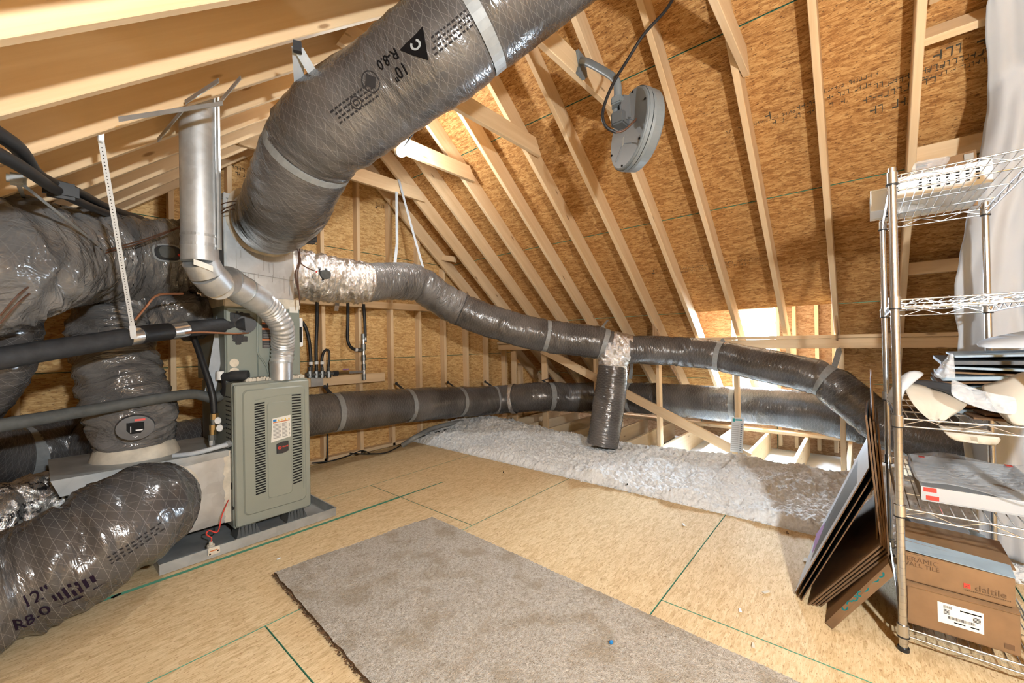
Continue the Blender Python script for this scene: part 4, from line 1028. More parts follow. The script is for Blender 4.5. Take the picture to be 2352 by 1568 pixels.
for u in (1255, 1385): d8.band(t_at_px(d8, u), .05, .004, 'strap', upb)
t = t_at_px(d8, 968); i = d8.idx(t); c = d8.P[i]
mb = MB(); mb.ribbon([c+V((.02, -.02, RU*.92)), PY(945, 520, 3.55), PY(916, 412, 3.70)], V((1, 0, 0)), .028, .002); mb.ribbon([d8.P[d8.idx(t_at_px(d8, 912))]+V((0, .03, RU*.95)), PY(912, 560, 3.60), PY(911, 440, 3.71)], V((1, 0, 0)), .032, .002); mb.build('hanger_strap', 'white_strap', upb)
t = t_at_px(d8, 1385); c = d8.P[d8.idx(t)]; mb = MB(); q = PX(1396, 735, 4.30); mb.ribbon([c+V((-.03, -.05, RU*.6)), c+V((0, 0, RU+.02)), q], V((.3, 1, 0)), .04, .002); mb.build('hanger_strap', 'strap', upb)
# wires hanging at the plenum corner
mb = MB()
for a, b in ((0, 0), (4, 3), (-3, 5)):
    mb.tube([q.xyz for q in smooth_path([(*D(684+a, 565, 2.66), 0), (*D(686+b, 600, 2.64), 0), (*D(680+a, 630, 2.64), 0), (*D(689, 690+a*3, 2.66), 0)], .02)[0]], .004, 6)
mb.tube([q.xyz for q in smooth_path([(*D(686, 600, 2.64), 0), (*D(700, 612, 2.7), 0), (*D(722, 622, 2.78), 0)], .02)[0]], .004, 6)
mb.build('thermostat_wire', 'brown', plen)
mb = MB()
for v0, v1 in ((478, 460), (500, 462), (502, 475)):
    mb.tube([q.xyz for q in smooth_path([(*D(492, v0, 2.5), 0), (*D(520, (v0+v1)/2-4, 2.42), 0), (*D(565, v1, 2.35), 0)], .02)[0]], .0032, 6)
mb.build('thermostat_wire', 'brown', plen)
# 9 tee, right-hand run and the drop into the insulation
RR = .148
tee = thing('duct_tee', (4.0, 2.0, 1.0), 'crinkled foil-wrapped duct tee above the drop duct', 'duct tee')
c = D(1415, 800, 4.34)
dA = Duct([(*D(1392, 793, 4.37), RU*.97), (*c, RR*1.06), (*D(1452, 803, 4.30), RR*1.02)], .012, 40, 2.6, 0, [], 9, .02); dA.build('foil_wrap', 'foil', tee)
dB = Duct([(*c, RR*1.0), (*D(1412, 818, 4.32), RR*1.04), (*D(1408, 850, 4.30), RR*1.02)], .012, 40, 2.6, 0, [], 10, .02); dB.build('foil_wrap', 'foil', tee)
rb = thing('right_branch_duct', (4.4, .8, .9), 'black branch duct sagging right from the foil tee below the knee wall beam', 'duct')
pts = [(*D(1440, 803, 4.30), RR), (*PX(1550, 806, 4.36), RR), (*PX(1640, 816, 4.40), RR), (*PX(1750, 838, 4.38), RR), (*PX(1880, 868, 4.36), RR), (*PX(1950, 915, 4.30), RR), (*PX(2030, 975, 4.25), RR), (*PX(2140, 1015, 4.15), RR), (*PX(2240, 1035, 4.1), RR)]
d9 = Duct(pts, .014, 44, 1.0, .001, [], 12)
d9 = Duct(pts, .014, 44, 1.0, .001, [(t_at_px(d9, 1652), .08, .035), (t_at_px(d9, 1893), .13, .045)], 12); d9.build('duct_jacket', 'duct', rb)
strap_hang(d9, t_at_px(d9, 1652), PX(1660, 781, XK-.06), rb, .05, both=False); strap_hang(d9, t_at_px(d9, 1893), PX(1928, 803, XK-.06), rb, .05, both=False)
dd = thing('drop_duct', (4.1, 2.1, 0), 'short black duct hanging from the foil tee down into the white insulation', 'duct')
pts = [(*D(1408, 842, 4.30), RR*1.03), (*D(1402, 900, 4.28), RR*1.06), (*D(1393, 960, 4.26), RR*1.08), (*D(1383, 1022, 4.24), RR*1.08)]
d10 = Duct(pts, .010, 44, 1.3, .002, [], 13); d10.build('duct_jacket', 'duct', dd)
# ================================================================== FLUE
RF = .074
fl = thing('flue_pipe', (.9, 2.8, .96), 'bright steel flue pipe rising from the furnace through the roof', 'flue pipe')
vx, vy = .515, 2.39
e0 = V((vx, vy, 1.60)); e1 = D(522, 645, 2.18); e2 = D(592, 688, 2.42)
mb = MB(); mb.tube([V((vx, vy, 2.62)), V((vx, vy, 1.62))], RF, 32); mb.build('straight_pipe', 'alu', fl, True)
mb = MB(); mb.bar(V((vx, vy, 1.64))+V((.064, -.056, 0)), V((vx, vy, 2.60))+V((.064, -.056, 0)), .014, .012, V((1, -1, 0))); mb.build('pipe_seam', 'alu', fl)
for z in (1.70, 1.655): MB().tube([V((vx, vy, z-.006)), V((vx, vy, z+.006))], RF+.0025, 32).build('joint_ring', 'galv', fl)
segs = [V((vx, vy, 1.66)), V((vx, vy, 1.585)), V((vx+.03, vy+.025, 1.535)), V((vx+.085, vy+.075, 1.49)), e1, e2]
for k, (a, b) in enumerate(zip(segs, segs[1:])):
    mb = MB(); mb.tube([a-(b-a)*.06, b+(b-a)*.06], [RF+.001*k, RF+.001*(k+1)], 32); mb.build('elbow_gore', 'alu', fl, True)
for a, b in ((e1, e2),):
    for f in (.05, .5): q = a.lerp(b, f); dv = (b-a).normalized(); MB().tube([q-dv*.004, q+dv*.004], RF+.008, 32).build('joint_ring', 'galv', fl)
lb = V((vx, vy, 1.565)); mb = MB(); mb.add([lb+V((math.cos(a)*(RF+.0055), math.sin(a)*(RF+.0055), z-.025*(k/6))) for z in (-.012, .014) for k, a in enumerate([-2.1+.16*j for j in range(7)])], [(k, k+1, k+8, k+7) for k in range(6)]); mb.build('pipe_label', 'paper', fl)
pts = [(*(e2-(e2-e1)*.1), RF*.93), (*D(625, 715, 2.55), RF*.92), (*D(648, 752, 2.63), RF*.9), (*PY(650, 795, 2.925), RF*.88), (*PY(647, 832, 2.925), RF*.9)]
df = Duct(pts, .004, 40, .5, .0035, [], 15, .003); df.build('flexible_section', 'alu', fl)
q = PY(646, 868, 2.925); MB().tube([V((q.x, q.y, .952)), V((q.x, q.y, 1.075))], RF*.90, 32).build('flue_collar', 'galv', fl, True)
MB().tube([V((q.x, q.y, 1.062)), V((q.x, q.y, 1.078))], RF*.94, 32).build('joint_ring', 'galv_dull', fl)
br = thing('flue_bracket', (vx, vy, 2.2), 'four thin galvanised straps bracing the flue pipe at the rafters', 'bracket')
for a, b in ((D(272, 274, 1.46), D(512, 237, 1.74)), (D(425, 235, 1.68), D(503, 184, 1.60)), (D(500, 240, 1.76), D(553, 178, 1.70)), (D(362, 322, 1.88), D(422, 250, 1.74))):
    MB().ribbon([a, a.lerp(b, .5), b], V((0, .4, 1)), .022, .003).build('bracket_strap', 'galv', br)
# ================================================================== PIPES, HOSES, STRAPS AROUND THE FURNACE
def pipe(name, pts, r, mat, parent=None, n=12, step=.02):
    mb = MB(); mb.tube([q.xyz for q in smooth_path([(*p, 0) for p in pts], step)[0]], r, n); return mb.build(name, mat, parent, True)
rl = thing('refrigerant_line', (.3, 2.3, 1.2), 'thick black foam-sleeved refrigerant line entering the coil cabinet', 'pipe')
pA = [PY(566, 744, 2.985), D(530, 746, 2.58), D(430, 755, 2.36)]; pB = [D(424, 756, 2.35), D(395, 760, 2.27)]
pipe('foam_sleeve', pA, .045, 'foam', rl, 20); pipe('foil_wrap', [D(424, 755, 2.35), D(408, 758, 2.31), D(388, 761, 2.26)], .0475, 'foil', rl, 20)
pipe('black_tape', [D(388, 761, 2.26), D(350, 765, 2.18), D(318, 770, 2.10)], .047, 'black', rl, 20); pipe('foil_wrap', [D(316, 770, 2.10), D(303, 772, 2.07), D(290, 774, 2.05)], .046, 'foil', rl, 20)
pipe('foam_sleeve', [D(292, 774, 2.05), D(200, 790, 1.9), D(100, 806, 1.76), D(0, 823, 1.64), D(-120, 842, 1.52)], .046, 'foam', rl, 20)
pipe('copper_line', [PY(571, 764, 2.985), D(540, 766, 2.54), D(470, 763, 2.40), D(425, 764, 2.31)], .006, 'copper', rl, 8)
MB().tube([PY(566, 744, 2.97), PY(566, 744, 2.995)], .055, 18).build('grommet', 'black', rl)
hs = thing('perforated_hanger', (.2, 2.2, 1.5), 'white perforated metal strap hanging from a rafter to the refrigerant line', 'strap')
a, b = D(232, 322, 1.55), D(304, 748, 1.98); wd = V((.76, -.65, 0)); mb = MB(); mb.ribbon([a, a.lerp(b, .5), b], wd, .020, .002); mb.ribbon([b, D(306, 770, 1.985), D(308, 778, 1.99)], wd, .026, .002); mb.build('strap_band', 'white', hs)
mb = MB(); dv = b-a; nn = dv.cross(wd).normalized()
if nn.dot(CAM-a) < 0: nn = -nn
for k in range(2, 62):
    c = a+dv*(k/63); S = wd.normalized(); U = dv.normalized(); mb.add([c+S*(.0026*math.cos(j*1.0472))+U*(.0026*math.sin(j*1.0472))+nn*.0018 for j in range(6)], [tuple(range(6))])
o = mb.build('strap_holes', 'slot', hs); o['kind'] = 'stuff'
MB().bar(a+V((0, 0, -.01)), a+V((0, 0, .05)), .024, .004, V((1, -1, 0))).build('nail_tab', 'galv', hs)
dl = thing('drain_line', (.2, 2.1, .8), 'grey dusty sleeved drain line sloping in front of the drop duct', 'pipe')
pipe('sleeve', [D(-120, 1000, 1.62), D(0, 977, 1.75), D(200, 943, 2.05), D(340, 919, 2.28), D(435, 905, 2.46), D(468, 909, 2.52), D(492, 915, 2.55), D(515, 903, 2.58)], .030, 'foam_grey', dl, 18)
trap = pipe('black_elbow', [D(512, 906, 2.58), D(522, 895, 2.57), D(522, 878, 2.56), D(518, 862, 2.56)], .03, 'black', dl, 16)
pipe('black_sleeve', [D(518, 866, 2.56), D(535, 863, 2.55), D(570, 862, 2.57)], .033, 'foam', dl, 18)
MB().tube([D(507, 872, 2.55), D(507, 852, 2.55)], .024, 16).build('white_fitting', 'pvc', dl, True)
pv = thing('vent_strap', (.7, 2.8, .9), 'pale flat strap hanging from the plenum down past the coil cabinet', 'strap')
mb = MB(); mb.ribbon([D(515, 690, 2.66), D(505, 770, 2.62), D(490, 860, 2.58), D(479, 918, 2.56)], V((.76, -.65, 0)), .062, .004); mb.build('strap_band', 'white_strap', pv)
gh = thing('gas_hose', (.6, 2.8, 1.0), 'black flexible gas hose looping down to brass valves beside the furnace', 'hose')
pipe('hose', [D(328, 728, 2.62), D(352, 715, 2.62), D(400, 722, 2.6), D(438, 762, 2.56), D(468, 840, 2.52), D(488, 905, 2.5), D(492, 948, 2.5)], .0175, 'black', gh, 12)
def fitting(mb, c, r, h, n=8, mi=0): mb.tube([V(c), V(c)+V((0, 0, h))], r, n, mi)
g0 = D(493, 950, 2.5)
for i_, (r, hh, m_) in enumerate(((.022, .035, 'brass'), (.017, .03, 'iron'), (.023, .03, 'brass'), (.017, .03, 'brass'), (.021, .03, 'iron'), (.015, .03, 'galv'))):
    z = g0.z-sum(x for x in (.035, .03, .03, .03, .03, .03)[:i_+1]); mb = MB(); fitting(mb, (g0.x-.004*i_, g0.y-.004*i_, z), r, hh+.002); mb.build('valve_fitting', m_, gh)
for u, v in ((500, 966), (504, 983)):
    mb = MB(); q = D(u, v, 2.46); disc(mb, q, V((.76, -.65, 0)), Z1, V((-.65, -.76, 0)).normalized(), .018, .022, -.004, .004, 0, .9, 14); mb.build('paper_tag', 'white', gh)
pipe('side_nipple', [D(505, 982, 2.5), D(516, 978, 2.53), D(524, 976, 2.56)], .014, 'iron', gh, 10)
cdt = thing('grey_conduit', (.6, 2.85, .5), 'pale grey conduit resting on the return box beside the furnace', 'conduit')
pipe('conduit_pipe', [D(398, 1047, 2.33), D(450, 1040, 2.36), D(505, 1025, 2.42), D(524, 1020, 2.46)], .014, 'white_strap', cdt, 10)
MB().tube([D(520, 1021, 2.45), D(528, 1018, 2.47)], .021, 8).build('lock_nut', 'strap', cdt)
cu = thing('copper_tube', (.5, 3, 1.3), 'thin bent copper tube under the trunk duct near the hose', 'tube')
pipe('tube', [D(310, 735, 2.0), D(335, 705, 2.05), D(362, 678, 2.1), D(420, 674, 2.25)], .006, 'copper', cu, 8)
ls = thing('line_set_pipes', (0, 2, 1.9), 'pair of black pipes clipped together crossing the rafters at upper left', 'pipe')
pipe('black_pipe', [D(-80, 262, .98), D(0, 310, 1.1), D(45, 345, 1.22), D(80, 395, 1.42), D(120, 420, 1.6), D(170, 437, 1.85), D(250, 478, 2.3), D(325, 503, 2.8)], .0205, 'black', ls, 14)
pipe('black_pipe', [D(-80, 320, .98), D(0, 356, 1.1), D(60, 390, 1.25), D(130, 437, 1.6), D(200, 472, 1.95), D(262, 496, 2.3)], .0185, 'black', ls, 14)
c = D(140, 436, 1.62); MB().rbox(c.x-.05, c.x+.05, c.y-.02, c.y+.02, c.z-.035, c.z+.03, .012).build('pipe_clip', 'black', ls)
# ================================================================== GAS MANIFOLD ON THE GABLE WALL
gm = thing('gas_manifold', (2.0, 4.1, .85), 'row of grey gas fittings with black hoses on the gable wall', 'manifold')
YM = 4.13
MB().box(*[PY(714, 880, YM+.04).x, PY(742, 880, YM+.04).x], YM+.036, YM+.04, .77, .87).build('mounting_plate', 'galv', gm)
p0, p1 = PY(702, 861, YM), PY(836, 852, YM)
MB().tube([V(p0), PY(765, 857, YM)], .022, 10).build('manifold_bar', 'iron', gm)
for u in (712, 727, 740, 755):
    q = PY(u, 860, YM); mb = MB(); mb.tube([q-V((0, 0, .03)), q+V((0, 0, .035))], .026, 8); mb.tube([q+V((0, 0, .035)), q+V((0, 0, .075))], .017, 6); mb.build('outlet_fitting', 'iron', gm)
MB().tube([PY(765, 857, YM), PY(776, 857, YM)], .028, 8).build('regulator', 'badge', gm)
MB().tube([PY(776, 857, YM), PY(800, 855, YM)], .020, 8).build('shutoff_valve', 'brass', gm)
MB().tube([PY(800, 855, YM), PY(834, 853, YM)], .015, 8).build('supply_pipe', 'galv', gm)
MB().rbox(*(lambda q: (q.x-.035, q.x+.035, YM-.03, YM-.015, q.z+.008, q.z+.022))(PY(792, 851, YM)), .004).build('valve_handle', 'purple', gm)
q = PY(836, 858, YM); mb = MB(); z = .80
for k, (r, hh) in enumerate(((.022, .06), (.015, .05), (.021, .06), (.015, .04), (.024, .06), (.016, .05), (.024, .07), (.016, .05), (.022, .06))):
    MB().tube([V((q.x, YM, z)), V((q.x, YM, z+hh+.002))], r, 8).build('riser_fitting', 'iron' if k % 2 == 0 else 'galv', gm); z += hh
def hose(pts, r=.0165): return pipe('hose', [PY(u, v, YM) for u, v in pts], r, 'black', gm, 10)
hose([(694, 738), (704, 758), (711, 790), (714, 830), (714, 852)]); hose([(728, 690), (728, 740), (726, 800), (727, 850)]); hose([(740, 852), (739, 830), (742, 812), (749, 803), (755, 806), (756, 822), (754, 850)], .013)
hose([(799, 695), (799, 740), (798, 775), (803, 793), (814, 802), (832, 803)]); hose([(835, 698), (838, 740), (839, 785)])
for u, v in ((714, 834), (727, 833), (740, 833), (838, 778)): q = PY(u, v, YM); MB().tube([q-V((0, 0, .014)), q+V((0, 0, .014))], .0185, 12).build('white_band', 'white', gm)
q = PY(818, 803, YM); MB().tube([q-V((.014, 0, 0)), q+V((.014, 0, 0))], .0185, 12).build('white_band', 'white', gm)
MB().tube([PY(822, 803, YM), PY(834, 803, YM)], .02, 8).build('elbow_fitting', 'iron', gm)
mb = MB(); mb.ribbon([PY(775, 690, 4.16), PY(774, 702, 4.16), PY(772, 714, 4.15)], V((1, 0, 0)), .045, .004); tag(mb.build('foil_scrap', 'foil'), 'crumpled foil scrap stuck under the plate on the gable wall', 'scrap')
# cables and conduit at the foot of the gable wall
tag(pipe('flexible_conduit', [PZ(925, 1022, .02), PZ(955, 1003, .12), PY(990, 985, 4.05), PY(1030, 974, 4.05), PY(1070, 968, 4.1), PZ(1088, 978, .08)], .028, 'strap', None, 12), 'grey flexible conduit arching out of the insulation by the gable wall', 'conduit')
tag(pipe('black_cable', [PZ(716, 1050, .012), PZ(760, 1032, .012), PZ(800, 1040, .012), PZ(850, 1042, .012), PZ(890, 1038, .012), PZ(930, 1018, .012), PZ(975, 1000, .08), PZ(1030, 985, .10)], .007, 'black', None, 8), 'black cable trailing along the floor from furnace to insulation', 'cable')
tag(pipe('black_cable', [PZ(716, 1063, .012), PZ(760, 1058, .012), PZ(800, 1046, .012), PZ(830, 1035, .012), PZ(850, 1040, .03)], .006, 'black', None, 8), 'short black cable lying on the floor just right of the furnace', 'cable')
tag(pipe('black_cable', [PY(752, 880, 4.17), PY(752, 950, 4.17), PY(752, 1010, 4.17), PY(753, 1055, 4.10)], .008, 'black', None, 8), 'straight black cable dropping down the gable wall from the manifold', 'cable')
# ================================================================== LAMP
lp_ = thing('light_bulb', (1.93, 2.80, 2.7), 'glowing bare bulb in a holder screwed to a collar tie', 'lamp')
bc = PY(924, 348, 2.835)
MB().tube([bc+V((0, .05, .02)), bc+V((0, .015, .005))], .045, 20).build('lamp_holder', 'white', lp_, True)
bm = bmesh.new(); bmesh.ops.create_uvsphere(bm, u_segments=20, v_segments=12, radius=.040)
mesh('bulb_glass', [bc+q.co for q in bm.verts], [[w.index for w in f.verts] for f in bm.faces], 'bulb', lp_, True); bm.free()
BA = bulb_light('bulb_lamp', bc+V((0, -.07, -.02)), 36, (.92, .97, 1)); link_p = BA; BA.parent = lp_; BA.matrix_parent_inverse = lp_.matrix_basis.inverted()
pipe('lamp_cord', [bc+V((.02, .03, .03)), D(960, 292, 2.5), D(1010, 252, 2.3), D(1080, 208, 2.1), D(1150, 160, 2.0)], .006, 'ink', lp_, 8)
# a second bulb on the collar tie behind the camera
lb_ = thing('light_bulb', (.10, -.95, 1.7), 'bare bulb hanging from a left rafter behind the camera', 'lamp')
b2 = V((.10, -.95, 1.73))
MB().tube([b2+V((0, 0, .20)), b2+V((0, 0, .03))], [.03, .045], 20).build('lamp_holder', 'white', lb_, True)
bm = bmesh.new(); bmesh.ops.create_uvsphere(bm, u_segments=16, v_segments=10, radius=.04); mesh('bulb_glass', [b2+q.co for q in bm.verts], [[w.index for w in f.verts] for f in bm.faces], 'bulb', lb_, True); bm.free()
BB = bulb_light('bulb_lamp_rear', b2+V((0, 0, -.07)), 262, (.90, .965, 1)); BB.parent = lb_; BB.matrix_parent_inverse = lb_.matrix_basis.inverted()
# ================================================================== DISH ANTENNA
da = thing('dish_antenna', (2.3, 1.2, 2.6), 'grey drum-shaped dish antenna on a bent arm fixed to a collar tie', 'antenna')
YC = 1.275
mb = MB(); q0, q1 = PY(1327, 118, YC), PY(1342, 186, YC)
foot = [PY(u, v, YC) for u, v in ((1322, 116), (1338, 136), (1348, 140), (1340, 152), (1343, 180), (1338, 185), (1322, 168), (1328, 150))]
n = len(foot); mb.add(foot+[p-V((0, .02, 0)) for p in foot], [tuple(range(n)), tuple(range(2*n-1, n-1, -1))]+[(k, (k+1) % n, (k+1) % n+n, k+n) for k in range(n)]); mb.build('mount_foot', 'dish', da)
dm_ = dep0 = 2.40
arm = [PY(1336, 140, YC-.015), D(1350, 143, 2.38), D(1385, 162, 2.30), D(1408, 177, 2.24), D(1417, 190, 2.22), D(1419, 215, 2.22), D(1417, 250, 2.22), D(1413, 290, 2.22)]
pipe('mast_arm', arm, .021, 'dish', da, 16, .01)
# drum: back plate faces the camera-left, axis from its geometry
bc0 = D(1441, 297, 2.25); ax = (RGT*.93 + FWD*.20 + DWN*.07).normalized()      # from back plate to front
U = (DWN*-1); U = (U-ax*U.dot(ax)).normalized(); S = ax.cross(U)
RD = .212
def ringp(c, r, n=56): return [c+S*(r*math.cos(2*math.pi*k/n))+U*(r*math.sin(2*math.pi*k/n)) for k in range(n)]
def lathe(name, prof, mat, par, cap0=True, cap1=True):
    n = 56; vs = []; fs = []
    for z, r in prof: vs += ringp(bc0+ax*z, r)
    for j in range(len(prof)-1):
        for k in range(n): fs.append((j*n+k, j*n+(k+1) % n, (j+1)*n+(k+1) % n, (j+1)*n+k))
    if cap0: fs.append(tuple(range(n-1, -1, -1)))
    if cap1: fs.append(tuple(range((len(prof)-1)*n, len(prof)*n)))
    return mesh(name, vs, fs, mat, par, False)
lathe('back_plate', [(0, RD-.012), (.004, RD-.004), (.012, RD)], 'dish', da)
lathe('rim_band', [(.012, RD+.002), (.03, RD+.004), (.034, RD-.002)], 'dish', da, False, False)
lathe('drum_shell', [(.036, RD), (.05, RD+.002), (.095, RD-.004), (.108, RD-.02), (.112, RD-.05)], 'dish', da, False, True)
mb = MB(); mb.tube([D(1419, 225, 2.20), D(1419, 248, 2.20)], .034, 8); mb.rbox(*(lambda q: (q.x-.035, q.x+.035, q.y-.03, q.y+.03, q.z-.02, q.z+.02))(D(1421, 234, 2.18)), .006); mb.build('upper_clamp', 'dish', da)
mb = MB(); mb.rbox(*(lambda q: (q.x-.04, q.x+.045, q.y-.035, q.y+.035, q.z-.035, q.z+.035))(D(1424, 275, 2.17)), .008); mb.build('lower_clamp', 'dish_dark', da)
mb = MB(); mb.bar(D(1430, 232, 2.16), D(1434, 275, 2.15), .02, .03, ax); mb.bar(D(1438, 220, 2.17), D(1440, 270, 2.16), .015, .04, ax); mb.build('clamp_bracket', 'dish_dark', da)
mb = MB(); q = D(1431, 325, 2.165); mb.add([q-S*.012+U*.02, q+S*.012+U*.028, q+S*.012-U*.02, q-S*.012-U*.024], [(0, 1, 2, 3), (3, 2, 1, 0)]); mb.build('serial_label', 'paper', da)
mb = MB(); mb.tube([D(1449, 328, 2.19), D(1434, 330, 2.175), D(1428, 336, 2.175), D(1414, 372, 2.185)], .003, 6); mb.tube([D(1445, 272, 2.17), D(1468, 282, 2.2)], .003, 6); mb.build('pressed_line', 'dish_dark', da)
for k in range(6):
    a = math.radians(20+60*k); q = bc0-ax*.002+S*((RD-.02)*math.cos(a))+U*((RD-.02)*math.sin(a)); MB().tube([q-ax*.003, q+ax*.004], .006, 8).build('rim_screw', 'ink', da)
pipe('black_coax', [D(1560, -30, 2.1), D(1530, 22, 2.1), D(1478, 80, 2.12), D(1440, 140, 2.15), D(1412, 185, 2.15), D(1390, 235, 2.15), D(1384, 270, 2.15), D(1394, 293, 2.15), D(1415, 304, 2.15)], .008, 'black', da, 10)
pipe('pigtail', [D(1415, 304, 2.15), D(1432, 300, 2.14), D(1455, 280, 2.15), D(1474, 260, 2.18)], .006, 'brown', da, 8)
# ================================================================== LONG CABLE ON THE RIGHT RAFTER
tag(pipe('pale_cable', [D(2066, -30, 2.2), D(2068, 60, 2.5), D(2074, 200, 3.0), D(2073, 320, 3.3), D(2065, 400, 3.5)], .010, 'white', None, 8), 'pale cable running down beside the rafter above the wire rack', 'cable')
tag(pipe('dark_cable', [D(2072, 60, 2.45), D(2082, 150, 2.75), D(2080, 240, 3.0), D(2071, 330, 3.25), D(2064, 400, 3.45)], .008, 'tile_blue', None, 8), 'dark cable bowing out beside the pale cable above the rack', 'cable')
# ================================================================== CARPET
def carpet():
    c0, c1, c2, c3 = V((.785, 2.305)), V((1.715, 2.205)), V((1.62, -.55)), V((.64, -.45))
    nx, ny = 130, 330; vs = []; fs = []
    for j in range(ny+1):
        for i in range(nx+1):
            a, b = i/nx, j/ny; p = c0.lerp(c1, a).lerp(c3.lerp(c2, a), b)
            if i == 0: p = p+V((.008*noise.noise(V((b*40, 0, 0))), 0))
            if j == 0: p = p+V((0, .015*noise.noise(V((a*5, 2, 0)))-.02*max(0, math.sin((a-.86)*22)) if a > .86 else .01*noise.noise(V((a*6, 2, 0)))))
            vs.append((p.x, p.y, .016+random.uniform(-.0022, .0022)+.002*noise.noise(V((p.x*5, p.y*5, 0)))))
    for j in range(ny):
        for i in range(nx): a = j*(nx+1)+i; fs.append((a, a+nx+1, a+nx+2, a+1))
    ring = [j*(nx+1) for j in range(ny+1)]+[ny*(nx+1)+i for i in range(1, nx+1)]+[j*(nx+1)+nx for j in range(ny-1, -1, -1)]+[i for i in range(nx-1, 0, -1)]
    n = len(vs); vs += [(vs[k][0], vs[k][1], .001) for k in ring]; m = len(ring)
    side = [(ring[k], ring[(k+1) % m], n+(k+1) % m, n+k) for k in range(m)]
    o = mesh('carpet', vs, fs+side, ['carpet', 'card_dark'], None, True, [0]*len(fs)+[1]*len(side)); return o
cpt = tag(carpet(), 'beige mottled carpet offcut laid flat on the floor boards', 'carpet')
rnd = random.Random(21); vs = []; fs = []
for _ in range(1500):
    b = rnd.random(); e = V((.785, 2.305)).lerp(V((.64, -.45)), b); p = V((e.x-rnd.uniform(-.004, .012), e.y, rnd.uniform(.001, .008))); s = rnd.uniform(.002, .006); n = len(vs)
    for _k in range(4): vs.append(p+V((rnd.gauss(0, 1), rnd.gauss(0, 1), abs(rnd.gauss(0, .6))))*s)
    fs += [(n, n+1, n+2), (n, n+2, n+3), (n, n+3, n+1)]
fr = mesh('frayed_edge', vs, fs, 'card_dark', cpt); fr['kind'] = 'stuff'
# ================================================================== BITS ON THE FLOOR
q = PZ(1404, 1476, .022); tag(MB().rbox(q.x-.008, q.x+.008, q.y-.006, q.y+.006, .020, .030, .003).build('blue_scrap', 'blue'), 'tiny bright blue plastic scrap on the carpet', 'scrap')
for u, v, l, a, m_, lbl in ((1808, 1223, .03, .3, 'card', 'small square tan wood chip near the insulation'), (1156, 1084, .02, .9, 'ink', 'small black curled scrap on the floor below the insulation edge'), (1760, 1360, .035, -.6, 'mastic', 'pale wood splinter on the floor left of the leaning cardboard'),
                    (1700, 1402, .022, .4, 'white', 'white fluff speck beside the long floor seam'), (1730, 1482, .025, .2, 'mastic', 'cream chip on the floor near the carpet edge'), (1850, 1286, .045, .1, 'mastic', 'thin pale shaving on the floor beside the cardboard'),
                    (268, 1368, .035, .5, 'ink', 'thin black sliver on the floor by the green seam'), (640, 1283, .02, .2, 'white', 'white fluff speck on the floor before the drain pan'), (1441, 1112, .03, .5, 'ink', 'dark scrap caught in the insulation edge'), (1570, 1205, .03, .7, 'white', 'white fluff wisp on the floor at the insulation edge')):
    q = PZ(u, v, .003 if v > 1115 or u < 1200 else .05); c, s_ = math.cos(a), math.sin(a); w = l*.22
    tag(mesh('floor_scrap', [q+V((c*x-s_*y, s_*x+c*y, z)) for z in (0, .004) for x, y in ((-l/2, -w), (l/2, -w*.6), (l/2, w*.5), (-l/2, w))], BF, m_), lbl, 'scrap')
# ================================================================== RULER CARD ON THE KNEE WALL POST
rc = thing('depth_ruler_card', (4.53, .95, .05), 'white insulation depth ruler card stapled to a knee wall post', 'card')
a, b, c, d = PX(1681, 958, 4.535), PX(1709, 959, 4.535), PX(1706, 1040, 4.535), PX(1677, 1036, 4.535)
slab('card_sheet', [d, c, b, a], .002, 'white', rc)
mb = MB(); ex_ = (b-a); dn = (d-a); nn = V((-.003, 0, 0))
mb.add([a+ex_*x+dn*y+nn for x, y in ((.1, .03), (.28, .03), (.28, .12), (.1, .12), (.32, .05), (.85, .05), (.85, .09), (.32, .09))], [(3, 2, 1, 0), (7, 6, 5, 4)], 0)
for k in range(14):
    y = .18+k*.058; mb.add([a+ex_*x+dn*yy+nn for x, yy in ((.08, y), (.62, y), (.62, y+.008), (.08, y+.008), (.74, y), (.92, y), (.92, y+.03), (.74, y+.03))], [(3, 2, 1, 0)], 1); mb.add([a+ex_*x+dn*yy+nn for x, yy in ((.76, y), (.9, y), (.9, y+.03), (.76, y+.03))], [(3, 2, 1, 0)], 2)
mb.build('card_print', ['teal', 'ink_grey', 'tile_blue'], rc)
